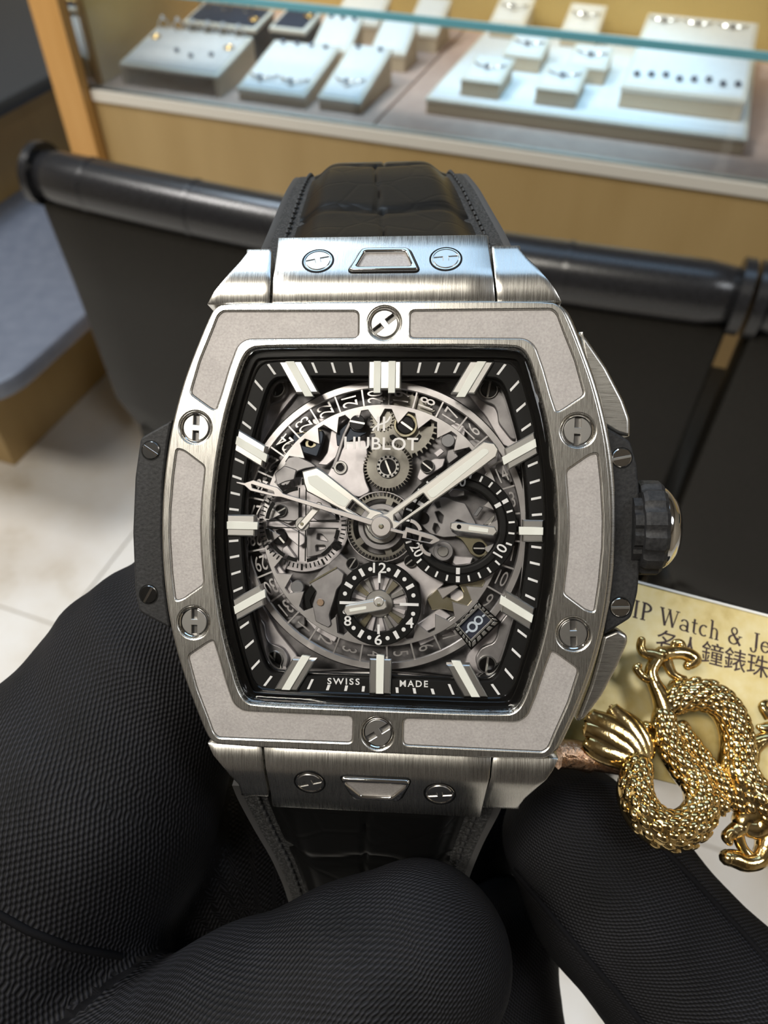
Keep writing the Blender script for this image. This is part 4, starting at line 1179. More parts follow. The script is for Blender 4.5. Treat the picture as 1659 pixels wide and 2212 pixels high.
bridge('bridge', cF([(510, 400), (640, 395), (760, 440), (890, 470), (960, 600), (1040, 745), (1000, 780), (790, 690), (705, 770), (720, 850), (830, 910), (600, 930), (420, 880), (300, 760), (390, 560)]), -4.2, 0.4, M_BRIDGE_D, 0.12,
       holes=[cF([(480, 470), (540, 450), (570, 530), (520, 540)]), cF([(490, 590), (540, 580), (600, 640), (580, 740), (540, 720)]), cF([(480, 740), (520, 750), (550, 810), (500, 880), (460, 820)])])
disc('wheel_dark', *cF([(330, 670)])[0], -4.0, 13, 0.4, M_DARKMET)
bridge('click', cF([(660, 340), (720, 280), (880, 300), (885, 370), (760, 390), (690, 385)]), -3.9, 0.3, M_BRIDGE_D, 0.1)
bridge('swan_arm', cF([(740, 900), (960, 930), (1110, 940), (1200, 1040), (1180, 1160), (1070, 1200), (960, 1150), (910, 1060), (840, 960)]), -3.8, 0.35, M_BRASSY, 0.3)
disc('eyelet_hole', *cF([(1075, 1072)])[0], -3.7, 14, 0.2, M_DARKMET)
px_screw(*cF([(1075, 1072)])[0], -3.6, 12, 0, movement, slot=M_HAND)
disc('jewel_collar', *cF([(600, 1110)])[0], -3.7, 21, 0.3, M_BRIDGE_D)
disc('jewel_pin', *cF([(595, 1112)])[0], -3.55, 12, 0.4, M_SATIN)
bridge('collar_arm', cF([(380, 1100), (560, 980), (700, 1010), (740, 1130), (660, 1250), (520, 1240)]), -3.85, 0.3, M_BRIDGE_D, 0.3)
bridge('bridge', cF([(740, 1170), (1000, 1190), (960, 1280), (760, 1300), (720, 1260)]), -4.4, 0.4, M_BRIDGE, 0.1)
bridge('blade', cF([(1130, 750), (1280, 620), (1290, 660), (1230, 760), (1140, 770)]), -4.0, 0.15, M_SATIN, 0.03)
bridge('dark_arm', cF([(990, 640), (1080, 510), (1130, 530), (1050, 650)]), -4.0, 0.3, M_JEWEL, 0.05)
mh = hand_bar('counter_hand', (983, 1137), (1075, 1149), 21, -2.35, 0.22, M_HAND, mc, tip=0.7, lume=(0.32, 0.78, 0.42), tail=1.0)
disc('hand_pin', 991.5, 1138, -2.3, 5, 0.15, M_DARKMET, mc, n=16)

# hour counter at six
ZH = -2.7; kH = PXMM(ZH); hpx, hpy = 818.6, 1304
hx, hy = W(hpx, hpy, ZH)
hc = empty('hour_counter'); hc.parent = watch
disc('counter_ring', hpx, hpy, ZH, 91.5, 0.3, M_BLACK, hc, hole=62, bev=0.06, n=96)
disc('turbine_disc', hpx, hpy, -4.0, 64, 0.3, M_BRIDGE_D, hc, bev=0.05, n=64)
for k in range(16):
    a = 2 * math.pi * k / 16
    x, y = W(hpx, hpy, -3.85); kk = PXMM(-3.85)
    q = arc_loop(x, y, 30 * kk, 60 * kk, math.degrees(a), math.degrees(a) + (11 if k % 2 else 15), 5)
    wplate('turbine_vane', [q], -4.0, -3.8 + 0.12 * (k % 3), (M_BRIDGE, M_SATIN, M_BRASSY, M_BRIDGE)[k % 4], hc, bev=0.04)
disc('turbine_hub', hpx, hpy, -3.6, 31, 0.4, M_SATIN, hc, bev=0.1, n=40)
for k in range(24):
    a = math.radians(90 - 15 * k); u = np.array([math.cos(a), math.sin(a)]); n = np.array([-u[1], u[0]]); c = np.array([hx, hy])
    def cbar(r0, r1, w, nm='counter_bar'):
        q = [c + u * r0 * kH - n * w, c + u * r1 * kH - n * w, c + u * r1 * kH + n * w, c + u * r0 * kH + n * w]
        wplate(nm, [[tuple(p) for p in q]], ZH - 0.03, ZH + 0.03, M_WHITE, hc, bev=0.01, smooth=0)
    if k % 2:
        p = c + u * 77 * kH
        wplate('counter_dot', [circle(p[0], p[1], 4.6 * kH, 16)], ZH - 0.03, ZH + 0.03, M_WHITE, hc, bev=0.01, smooth=0)
    else:
        hnum = k // 2
        if hnum in (1, 2, 5, 7, 10, 11): cbar(68, 86, 0.16)
        elif hnum in (3, 9): cbar(45, 86, 0.125)
        elif hnum in (0, 6):
            cbar(45, 66, 0.11)
put_text('numeral', '12', 820, 1226.5, ZH + 0.04, 22, 29, M_WHITE, hc, 0.0, 0.01)
put_text('numeral', '6', 817, 1382, ZH + 0.04, 23, 16, M_WHITE, hc, 0.0, 0.01)
put_text('numeral', '4', 885, 1345, ZH + 0.04, 23, 17, M_WHITE, hc, 0.0, 0.01)
put_text('numeral', '8', 751, 1341, ZH + 0.04, 22, 16, M_WHITE, hc, 0.0, 0.01)
hand_bar('counter_hand', (821, 1296), (752, 1310), 11, -2.3, 0.15, M_HAND, hc, tip=0.3)
hand_bar('counter_hand', (828, 1306), (741, 1321), 24, -2.05, 0.2, M_HAND, hc, tip=0.6, lume=(0.42, 0.84, 0.28), tail=0.6)
disc('hand_cap', 818, 1300, -2.0, 12, 0.3, M_HAND, hc, bev=0.12)
disc('hand_pin', 818, 1306.5, -1.9, 4, 0.15, M_BRASSY, hc, n=14)

# date window and the works around it
bridge('date_bridge', cH([(165, 560), (330, 400), (560, 560), (660, 600), (760, 540), (760, 440), (690, 330), (1130, 220), (1165, 290), (900, 480), (930, 600), (760, 800), (420, 720), (240, 740)]), -3.9, 0.5, M_BRASSY, 0.12)
bridge('notch_plate', cH([(330, 400), (640, 310), (690, 360), (420, 560)]), -3.6, 0.2, M_HAND2, 0.05)
disc('notch_post', *cH([(660, 510)])[0], -4.4, 15, 0.5, M_BRIDGE)
bridge('yoke', cH([(-40, 1000), (370, 710), (560, 830), (330, 1010), (-40, 1190)]), -4.0, 0.5, M_BRIDGE, 0.08)
bridge('yoke', cH([(320, 1010), (500, 1070), (640, 1000), (660, 820), (560, 850), (430, 960)]), -3.8, 0.3, M_SATIN, 0.05)
bridge('bridge', cH([(0, 1200), (310, 1040), (330, 1200), (60, 1330)]), -4.6, 0.4, M_BRIDGE)
ZW = -3.0
fo = WL(cH([(1000, 595), (1375, 930), (890, 1390), (605, 1030)]), ZW); fi = WL(cH([(1003, 705), (1205, 905), (885, 1212), (697, 1005)]), ZW)
win = wplate('date_window', [fo, fi], ZW - 0.35, ZW, M_GLOSSBLACK, bev=0.05)
wplate('window_edge', [offset_loop(fi, 0.22), fi], ZW - 0.3, ZW + 0.03, M_SATIN, win, bev=0.03)
wplate('window_floor', [offset_loop(fi, 0.2)], ZW - 0.7, ZW - 0.4, M_NAVY, win, bev=0.02)
for i in range(4):
    a, b = np.array(fo[i]), np.array(fo[(i + 1) % 4]); a2, b2 = np.array(fi[i]), np.array(fi[(i + 1) % 4])
    nn = 5
    for j in range(nn):
        t0, t1 = (j + 0.12) / nn, (j + 0.80) / nn
        out0, out1 = a + (b - a) * t0, a + (b - a) * t1
        in0, in1 = a2 + (b2 - a2) * t0, a2 + (b2 - a2) * t1
        q = [out0 * 0.80 + in0 * 0.20, out1 * 0.80 + in1 * 0.20, out1 * 0.36 + in1 * 0.64, out0 * 0.36 + in0 * 0.64]
        wplate('frame_dash', [[tuple(p) for p in q]], ZW - 0.05, ZW + 0.05, M_SATIN, win, bev=0.02, smooth=0)
k8 = PXMM(ZW - 0.35)
x8, y8 = W(1020.5, 1354, ZW - 0.35); x9, y9 = W(1033.5, 1340, ZW - 0.35)
M_DATE = plain('pale_blue_numeral', (0.62, 0.70, 0.80), 0.2, 0.4)
wplate('date_figure', [circle(x8, y8, 11.6 * k8, 28), circle(x8, y8, 7.0 * k8, 28)], ZW - 0.40, ZW - 0.30, M_DATE, win, bev=0.01)
wplate('date_figure', [circle(x9, y9, 9.8 * k8, 28), circle(x9, y9, 5.8 * k8, 28)], ZW - 0.40, ZW - 0.29, M_DATE, win, bev=0.01)
for p, q in (((1042, 1332.5), (1048, 1328)), ((1012, 1362), (1006, 1367.5))):
    hand_bar('figure_bridge', p, q, 4.5, ZW - 0.30, 0.1, M_DATE, win, tip=0, tail=0)

# central hands
def lume_of(pts, z, parent): return wplate('lume_strip', [round_poly(WL(pts, z), 0.12)], z - 0.1, z + 0.03, M_LUME, parent, bev=0.02)
def facet_hand(name, loops_px, z, th, bev, mat, ridge=None):
    return wplate(name, [round_poly(WL(loops_px[0], z), 0.06)] + [round_poly(WL(h, z), 0.05) for h in loops_px[1:]], z - th, z, mat, watch, bev=bev)
ZHH = -2.1
hour = facet_hand('hour_hand', [[(652, 1018), (684, 1009), (700, 1019), (800, 1098), (822, 1104), (845, 1120), (848, 1140), (838, 1158), (815, 1162), (796, 1150), (786, 1128), (662, 1062), (656, 1045)],
                                [(761, 1081), (796, 1107), (786, 1120), (749, 1097)]], ZHH, 0.25, 0.15, M_HAND)
lume_of([(664, 1030), (684, 1026), (756, 1081), (745, 1095), (730, 1090), (668, 1045)], ZHH, hour)
disc('hour_boss', 823, 1137, ZHH + 0.25, 27, 0.35, M_SATIN, hour, hole=0)
ZMH = -1.72
minute = facet_hand('minute_hand', [[(1046, 953), (1068, 957), (1077, 970), (1072, 987), (1040, 1011), (866, 1133), (846, 1150), (822, 1156), (804, 1146), (802, 1124), (820, 1112), (836, 1108)],
                                    [(851, 1113), (914, 1066), (926, 1081), (862, 1127), (852, 1124)]], ZMH, 0.22, 0.14, M_HAND)
lume_of([(922, 1063), (1044, 969), (1054, 970), (1056, 978), (938, 1075), (930, 1075)], ZMH, minute)
disc('minute_boss', 823.5, 1137, ZMH + 0.2, 24, 0.3, M_HAND2, minute)
ZC = -1.42
sh = facet_hand('seconds_hand', [[(510, 1040), (528, 1043), (546, 1037), (600, 1053), (612, 1066), (810, 1124), (812, 1138), (607, 1074), (592, 1073), (540, 1060), (528, 1049), (510, 1044)],
                                 [(543, 1046), (590, 1061), (592, 1067), (545, 1054)]], ZC, 0.14, 0.05, M_HAND2)
disc('seconds_boss', 823, 1137, ZC + 0.06, 22, 0.22, M_HAND2, sh, bev=0.06)
disc('centre_pin', 823, 1137, ZC + 0.2, 5.5, 0.3, M_BRASSY, sh, bev=0.08, n=18)
bridge('counterweight', [(838, 1138), (874, 1148), (877, 1138), (936, 1156), (952, 1166), (948, 1170), (933, 1176), (868, 1162), (870, 1154), (836, 1146)], ZC, 0.14, M_HAND2, 0.05, holes=[[(880, 1150), (905, 1157), (903, 1168), (878, 1162)], [(911, 1160), (935, 1166), (928, 1172), (909, 1168)]], bev=0.04, parent=sh)
for cxp, cyp, rr, a0, a1 in ((880, 1153, 29, 15, 78), (935, 1172, 27, 190, 262)):
    x, y = W(cxp, cyp, ZC); k = PXMM(ZC)
    wplate('counterweight_arc', [arc_loop(x, y, (rr - 4) * k, (rr + 4) * k, a0, a1)], ZC - 0.14, ZC - 0.01, M_HAND2, sh, bev=0.03)

# name and emblem printed on the underside of the crystal
ZL = -1.05
M_LOGO = plain('silver_print', (0.92, 0.90, 0.89), 0.0, 0.4)
put_text('brand_lettering', 'HUBLOT', 823, 958, ZL, 27.5, 160, M_LOGO, watch, math.radians(-0.6), 0.012, 1.04, th=0.08)
emb = empty('emblem'); emb.parent = watch
def stroke(name, pts, wpx, z, mat, parent):
    P = [np.array(W(*p, z)) for p in pts]; w = wpx * PXMM(z) / 2; L = []; Rr = []
    for i, p in enumerate(P):
        t = P[min(i + 1, len(P) - 1)] - P[max(i - 1, 0)]; t /= np.linalg.norm(t); n = np.array([-t[1], t[0]])
        L.append(tuple(p + n * w)); Rr.append(tuple(p - n * w))
    return wplate(name, [L + Rr[::-1]], z - 0.08, z, mat, parent, bev=0.01, smooth=0)
stroke('emblem_stroke', [(817.8, 900), (817.0, 931)], 5.2, ZL, M_LOGO, emb)
stroke('emblem_stroke', [(829.8, 900), (829.3, 931)], 5.2, ZL, M_LOGO, emb)
stroke('emblem_stroke', [(805, 930.5), (808, 925), (814, 920), (822, 916.5), (830, 914), (837, 910), (841, 904), (843, 900)], 4.2, ZL + 0.005, M_LOGO, emb)
# ------------------------------------------------------------------ gloved hands (one continuous surface each)
def knit_mat(name, pitch, tilt):
    m, nt, b = new_mat(name)
    at_n = nt.nodes.new('ShaderNodeAttribute'); at_n.attribute_name = 'knit'
    def wave(rot, period):
        mp = nt.nodes.new('ShaderNodeMapping'); mp.inputs['Rotation'].default_value = (0, 0, rot)
        nt.links.new(at_n.outputs['Vector'], mp.inputs['Vector'])
        w = nt.nodes.new('ShaderNodeTexWave'); w.wave_type = 'BANDS'; w.bands_direction = 'X'
        w.inputs['Scale'].default_value = 0.31416 / period; w.inputs['Distortion'].default_value = 0.7
        w.inputs['Detail'].default_value = 1.0; w.inputs['Detail Scale'].default_value = 0.6
        nt.links.new(mp.outputs[0], w.inputs['Vector']); return w.outputs['Fac']
    w1 = wave(tilt, pitch); w2 = wave(tilt + 1.25, pitch * 1.3)
    f = noise(nt, coords(nt), 120, 3)
    h = mathn(nt, 'ADD', mathn(nt, 'MULTIPLY', w1, 0.6), mathn(nt, 'MULTIPLY', w2, 0.4))
    hn = mathn(nt, 'MULTIPLY', h, mathn(nt, 'ADD', f, 0.4))
    nt.links.new(ramp(nt, hn, [(0.35, (0.0016, 0.0016, 0.0020)), (0.85, (0.017, 0.017, 0.021))]), b.inputs['Base Color'])
    b.inputs['Roughness'].default_value = 0.66
    b.inputs['Specular IOR Level'].default_value = 0.18
    bump(nt, b, h, 0.6, 0.00016)
    return m
M_KNIT_L = knit_mat('black_knit_fabric', 0.40, 1.1)
M_KNIT_R = knit_mat('black_knit_fabric_fine', 0.36, 0.5)
M_SEAM = plain('glove_seam', (0.005, 0.005, 0.006), 0.0, 0.8, 0.1)

def cam_mm(px, py, d): return np.array([(px - CX) * d / FPX, (py - CY) * d / FPX, d])
def hand_sdf(chains, k=3.0, ripple=None):
    segs = []
    for ch in chains:
        P = [(cam_mm(*c[:3]), c[3]) for c in ch]
        segs.append(list(zip(P[:-1], P[1:])))
    def f(X):
        tot = None
        for sg in segs:
            best = None
            for (a, ra), (b, rb) in sg:
                ab = b - a; t = np.clip(((X - a) @ ab) / (ab @ ab), 0, 1)
                d = np.linalg.norm(X - a - t[..., None] * ab, axis=-1) - (ra + (rb - ra) * t)
                if best is None: best = d
                else:
                    h = np.clip(0.5 + 0.5 * (best - d) / 2.0, 0, 1); best = best * (1 - h) + d * h - 2.0 * h * (1 - h)
            if tot is None: tot = best
            else:
                h = np.clip(0.5 + 0.5 * (tot - best) / k, 0, 1); tot = tot * (1 - h) + best * h - k * h * (1 - h)
        if ripple is not None: tot = tot + ripple(X)
        return tot
    return f
def surface_nets(f, lo, hi, h):
    lo = np.array(lo, float); n = np.ceil((np.array(hi) - lo) / h).astype(int) + 1
    g = np.stack(np.meshgrid(*[lo[k] + h * np.arange(n[k]) for k in range(3)], indexing='ij'), -1)
    D = np.full(tuple(n), 50.0)
    st = 5
    cg = g[::st, ::st, ::st]
    cd = f(cg.reshape(-1, 3)).reshape(cg.shape[:3])
    up = cd.repeat(st, 0).repeat(st, 1).repeat(st, 2)[:n[0], :n[1], :n[2]]
    near = np.abs(up) < h * st * 1.8 + 0.6
    D[up < 0] = -50.0
    D[near] = f(g[near])
    S = D < 0
    c = np.zeros(tuple(n - 1), int)
    for i in (0, 1):
        for j in (0, 1):
            for k in (0, 1):
                c += S[i:n[0] - 1 + i, j:n[1] - 1 + j, k:n[2] - 1 + k]
    act = (c > 0) & (c < 8)
    idx = -np.ones(act.shape, int); ids = np.argwhere(act); idx[act] = np.arange(len(ids))
    acc = np.zeros((len(ids), 3)); cnt = np.zeros(len(ids))
    corners = [(i, j, k) for i in (0, 1) for j in (0, 1) for k in (0, 1)]
    for a in corners:
        for ax in range(3):
            if a[ax]: continue
            b = list(a); b[ax] = 1
            pa = ids + np.array(a); pb = ids + np.array(b)
            da = D[tuple(pa.T)]; db = D[tuple(pb.T)]
            m = (da < 0) != (db < 0)
            t = np.where(m, da / np.where(m, da - db, 1), 0)
            p = pa.astype(float); p[:, ax] += t
            acc[m] += p[m]; cnt[m] += 1
    V = lo + h * acc / cnt[:, None]
    F = []
    for ax in range(3):
        a1, a2 = (ax + 1) % 3, (ax + 2) % 3
        sl0 = [slice(None)] * 3; sl1 = [slice(None)] * 3
        sl0[ax] = slice(0, n[ax] - 1); sl1[ax] = slice(1, n[ax])
        e = np.argwhere(S[tuple(sl0)] != S[tuple(sl1)])
        e = e[(e[:, a1] > 0) & (e[:, a2] > 0) & (e[:, a1] < n[a1] - 1) & (e[:, a2] < n[a2] - 1)]
        q = []
        for da, db in ((0, 0), (-1, 0), (-1, -1), (0, -1)):
            p = e.copy(); p[:, a1] += da; p[:, a2] += db
            q.append(idx[tuple(p.T)])
        q = np.stack(q, 1)
        q = q[(q >= 0).all(1)]
        F.append(q)
    return V, np.concatenate(F)
def catm(pts, n=9):
    P = [pts[0]] + list(pts) + [pts[-1]]; out = []
    for i in range(1, len(P) - 2):
        for t in np.linspace(0, 1, n, endpoint=False):
            a, b, c, d = P[i - 1:i + 3]
            out.append(0.5 * ((2 * b) + (c - a) * t + (2 * a - 5 * b + 4 * c - d) * t * t + (3 * b - a - 3 * c + d) * t ** 3))
    out.append(P[-2]); return out
def glove(name, chains, mat, label, k=3.0, h=0.8, ripple=None):
    f = hand_sdf(chains, k, ripple)
    pts = np.array([cam_mm(*c[:3]) for ch in chains for c in ch]); rr = np.array([c[3] for ch in chains for c in ch])
    lo = (pts - rr[:, None]).min(0) - 3; hi = (pts + rr[:, None]).max(0) + 3
    V, F = surface_nets(f, lo, hi, h)
    base = pts[-1]
    Wd = np.array([cam2world(v - base) for v in (V,)][0]) if False else (V - base) @ np.stack([RGT, -UPV, FWD])
    me = bpy.data.meshes.new(name)
    me.from_pydata((Wd * MM).tolist(), [], F.tolist())
    bm = bmesh.new(); bm.from_mesh(me)
    for _ in range(2): bmesh.ops.smooth_vert(bm, verts=bm.verts, factor=0.5, use_axis_x=True, use_axis_y=True, use_axis_z=True)
    bmesh.ops.recalc_face_normals(bm, faces=bm.faces); bm.to_mesh(me); bm.free()
    vv = np.array([v.co[:] for v in me.vertices]) / MM @ np.linalg.inv(np.stack([RGT, -UPV, FWD])) + base
    best = np.full(len(vv), 1e9); kuv = np.zeros((len(vv), 3))
    for ci, ch in enumerate(chains):
        D4 = catm([np.append(cam_mm(*c[:3]), c[3]) for c in ch]); P = [(q[:3], q[3]) for q in D4]; acc = 0.0
        for (a, ra), (b, rb) in zip(P[:-1], P[1:]):
            ab = b - a; L = np.linalg.norm(ab); t = np.clip(((vv - a) @ ab) / (ab @ ab), 0, 1)
            w = vv - a - t[:, None] * ab; rr_ = np.linalg.norm(w, axis=1); d = rr_ - (ra + (rb - ra) * t)
            ax = ab / L; e1 = np.cross(ax, np.array([0, 0, 1.0])); e1 /= np.linalg.norm(e1); e2 = np.cross(ax, e1)
            ang = np.arctan2(w @ e1, -(w @ e2) * np.sign(e2[2]) )
            m = d < best
            best = np.where(m, d, best)
            kuv[m, 0] = (acc + ((vv - a) @ ax))[m]; kuv[m, 1] = (ang * (8.0 + 0.4 * (ra + rb) / 2))[m]
            acc += L
    at_ = me.attributes.new('knit', 'FLOAT_VECTOR', 'POINT'); at_.data.foreach_set('vector', kuv.astype(np.float32).ravel())
    o = link(name, me, mat, None, 180)
    o.location = CAM + cam2world(base) * MM
    tag(o, label, 'gloved hand')
    def surf(px, py):
        d = np.array([(px - CX) / FPX, (py - CY) / FPX, 1.0]); t = 30.0
        for _ in range(200):
            s = float(f((d * t)[None])[0])
            if s < 0.02: break
            t += max(s, 0.02) * 0.7
            if t > 140: return None
        return t
    return o, f, surf, base
def seam_on(o, surf, base, px, r=0.35, lift=0.1, name='seam'):
    P = []
    for (x, y) in px:
        t = surf(x, y)
        if t is None: continue
        P.append(((np.array([(x - CX) / FPX, (y - CY) / FPX, 1.0]) * (t - lift)) - base) @ np.stack([RGT, -UPV, FWD]))
    if len(P) > 2:
        return MB(MM).tube(P, r, 8).build(name, M_SEAM, o, 60)
def lerp_px(pts, n):
    P = np.array(pts, float); t = np.linspace(0, len(P) - 1, n)
    return [(float(np.interp(a, range(len(P)), P[:, 0])), float(np.interp(a, range(len(P)), P[:, 1]))) for a in t]

def rip_l(X):
    # soft puckers across the index finger and the crease at the thumb web
    a = X @ np.array([-0.55, 0.62, 0.2])
    env = np.exp(-((X[..., 0] + 20) / 14) ** 2 - ((X[..., 1] - 10) / 18) ** 2)
    return 0.26 * env * np.sin(a * 1.5) + 0.10 * np.sin(X[..., 0] * 0.45 + X[..., 1] * 0.3)
LEFT = [
    [(640, 1130, 84, 6.9), (480, 1270, 84.5, 8.5), (335, 1462, 83, 11.4), (165, 1745, 80, 14.4), (-60, 2120, 78, 17.5), (-260, 2520, 82, 21), (-480, 3050, 96, 25)],
    [(905, 2072, 66.5, 8.0), (770, 2150, 66, 8.8), (570, 2290, 66.5, 10.7), (250, 2500, 69, 14), (-60, 2720, 78, 19), (-260, 2900, 88, 23)],
    [(1080, 1755, 98, 6.8), (930, 1850, 99, 8.3), (660, 1890, 99, 9.5), (420, 1880, 93, 13), (200, 2080, 88, 16), (-100, 2420, 86, 20)],
    [(820, 2230, 112, 7.2), (640, 2130, 112, 8.2), (380, 2150, 106, 9.5), (120, 2330, 98, 12), (-160, 2600, 92, 20)],
    [(720, 2480, 118, 6.4), (560, 2380, 118, 7.2), (300, 2400, 112, 8.5), (60, 2520, 104, 11), (-220, 2780, 96, 22)],
    [(-260, 2520, 82, 21), (-480, 3050, 96, 25), (-760, 3700, 110, 25)],
]
lg, lf, lsurf, lbase = glove('gloved_hand', LEFT, M_KNIT_L, 'left hand in black knit glove pinching the strap with thumb and fingers', 2.6, 0.85, rip_l)
RIGHT = [
    [(1238, 1806, 83.5, 7.7), (1325, 1925, 83, 9.0), (1555, 2200, 81, 10.0), (1850, 2530, 80, 11.5), (2150, 2850, 84, 20)],
    [(1082, 2020, 91, 6.6), (1072, 2200, 91, 7.4), (1130, 2480, 89, 9), (1420, 2800, 87, 13), (1900, 3050, 86, 20), (2200, 3200, 90, 24)],
    [(1660, 2560, 104, 7.6), (1780, 2480, 100, 8.6), (2010, 2560, 92, 10), (2280, 2850, 88, 18)],
    [(1700, 2760, 110, 7.2), (1840, 2660, 106, 8.2), (2100, 2740, 98, 10), (2350, 3000, 92, 18)],
    [(1760, 2960, 112, 6.4), (1900, 2860, 110, 7.4), (2150, 2920, 102, 9), (2380, 3150, 95, 18)],
    [(2150, 2850, 84, 20), (2250, 3150, 90, 24), (2600, 3700, 104, 24)],
]
rg, rf, rsurf, rbase = glove('gloved_hand', RIGHT, M_KNIT_R, 'right hand in black knit glove with index finger below the gold dragon', 2.2, 0.85,
                             lambda X: 0.10 * np.sin(X[..., 0] * 0.5 - X[..., 1] * 0.35))
seam_on(rg, rsurf, rbase, lerp_px([(1110, 1880), (1165, 1945), (1230, 2025), (1330, 2140), (1420, 2250)], 24), 0.32, 0.0)
seam_on(rg, rsurf, rbase, lerp_px([(1395, 1800), (1450, 1850), (1520, 1925), (1600, 2010), (1680, 2100)], 24), 0.30, 0.0)
seam_on(lg, lsurf, lbase, lerp_px([(-20, 1965), (60, 2010), (150, 2045), (260, 2065)], 16), 0.35, 0.0)
# ------------------------------------------------------------------ gold plaque with a dragon in relief
def gold_mat(name, c0, c1, r0, sc, bs):
    m, nt, b = new_mat(name)
    f = noise(nt, coords(nt), sc, 4, 0.6)
    nt.links.new(ramp(nt, f, [(0.3, c0), (0.7, c1)]), b.inputs['Base Color'])
    b.inputs['Metallic'].default_value = 1.0
    b.inputs['Roughness'].default_value = r0
    bump(nt, b, f, bs, 0.0003)
    return m
M_GOLD = gold_mat('cast_gold', (0.62, 0.41, 0.13), (0.92, 0.72, 0.38), 0.16, 700, 0.22)
def plaque_mat():
    m, nt, b = new_mat('ochre_plaque')
    v = coords(nt)
    f = noise(nt, v, 55, 4, 0.6); g2 = noise(nt, v, 900, 2)
    s = mathn(nt, 'ADD', mathn(nt, 'MULTIPLY', f, 0.8), mathn(nt, 'MULTIPLY', g2, 0.2))
    nt.links.new(ramp(nt, s, [(0.35, (0.42, 0.29, 0.07)), (0.5, (0.60, 0.47, 0.19)), (0.65, (0.66, 0.56, 0.30))]), b.inputs['Base Color'])
    b.inputs['Metallic'].default_value = 0.25
    b.inputs['Roughness'].default_value = 0.42
    return m
M_PLAQUE = plaque_mat()
M_INK = plain('brown_ink', (0.045, 0.022, 0.022), 0.0, 0.6)
# plaque frame: origin near its left end, x along the lettering, y up, z out
pA, pB, pC = at(1385, 1262, 87.5), at(1659, 1333, 88.5), at(1385, 1676, 81.5)
px_ = pB - pA; px_ /= np.linalg.norm(px_)
py_ = pA - pC; py_ -= px_ * np.dot(py_, px_); py_ /= np.linalg.norm(py_)
pz_ = np.cross(px_, py_)
Mp = Matrix.Identity(4)
for r in range(3):
    Mp[r][0], Mp[r][1], Mp[r][2], Mp[r][3] = px_[r], py_[r], pz_[r], pA[r]
plaque = empty('dragon_plaque', mat=Mp)
tag(plaque, 'ochre plaque with brown lettering and a cast gold dragon in relief', 'plaque')
def PL(px, py, lift=0.0):          # pixel on the plaque face (or lifted in front of it), in plaque millimetres
    p = hit(px, py, pA + pz_ * lift * MM, pz_) - pA
    return np.array([p @ px_, p @ py_]) / MM
x0 = PL(1205, 1300)[0]; x1 = x0 + 62; y0 = PL(1436, 1688)[1]
board = link('board', plate_mesh('board', [round_poly([(x0, y0), (x1, y0), (x1, 0), (x0, 0)], 0.6)], -1.4, 0.0, 0.12), M_PLAQUE, plaque, 35)
link('edge_strip', plate_mesh('edge_strip', [[(x0 + 0.5, 0.02), (x1 - 0.5, 0.02), (x1 - 0.5, 0.34), (x0 + 0.5, 0.34)]], -1.4, -0.02, 0.05), plain('white_plaque_edge', (0.8, 0.78, 0.72), 0.0, 0.4), plaque, 0)
# lettering: serif capitals built from strokes with slab ends
SERIF = {
 'V': ([((-.02, 1), (.38, 0), .13), ((.38, 0), (.74, 1), .05)], [(-.14, .12, 1), (.62, .88, 1)], .80),
 'I': ([((.14, 0), (.14, 1), .13)], [(0, .28, 0), (0, .28, 1)], .36),
 'P': ([((.14, 0), (.14, 1), .13), ('arc', (.14, .74), (.42, .26), -90, 90, .12)], [(0, .28, 0), (0, .2, 1)], .68),
 'W': ([((0, 1), (.27, 0), .12), ((.27, 0), (.48, .95), .05), ((.48, .95), (.75, 0), .12), ((.75, 0), (.98, 1), .05)], [(-.12, .14, 1), (.86, 1.1, 1), (.36, .56, 1)], 1.08),
 'a': ([('arc', (.24, .16), (.22, .16), 0, 360, .09), ((.46, .0), (.46, .45), .11), ('arc', (.26, .44), (.20, .20), 0, 160, .09)], [(.42, .58, 0)], .60),
 't': ([((.16, .08), (.16, .85), .11), ((0, .62), (.34, .62), .06), ('arc', (.28, .1), (.12, .1), 180, 300, .07)], [], .40),
 'c': ([('arc', (.26, .32), (.24, .31), 50, 310, .10)], [], .52),
 'h': ([((.12, 0), (.12, 1.05), .11), ((.46, 0), (.46, .42), .11), ('arc', (.29, .42), (.17, .2), 0, 180, .08)], [(0, .24, 0), (.34, .58, 0), (0, .12, 1.05)], .66),
 '&': ([('arc', (.30, .78), (.17, .2), 0, 360, .08), ('arc', (.28, .26), (.27, .25), 100, 400, .10), ((.2, .64), (.72, .0), .12), ((.52, .26), (.68, .5), .06)], [(.58, .8, .52)], .86),
 'J': ([((.30, .1), (.30, 1), .13), ('arc', (.14, .08), (.16, .22), 180, 360, .09)], [(.14, .46, 1)], .50),
 'e': ([('arc', (.26, .32), (.24, .31), 20, 330, .10), ((.05, .36), (.48, .36), .06)], [], .54),
 ' ': ([], [], .34),
}
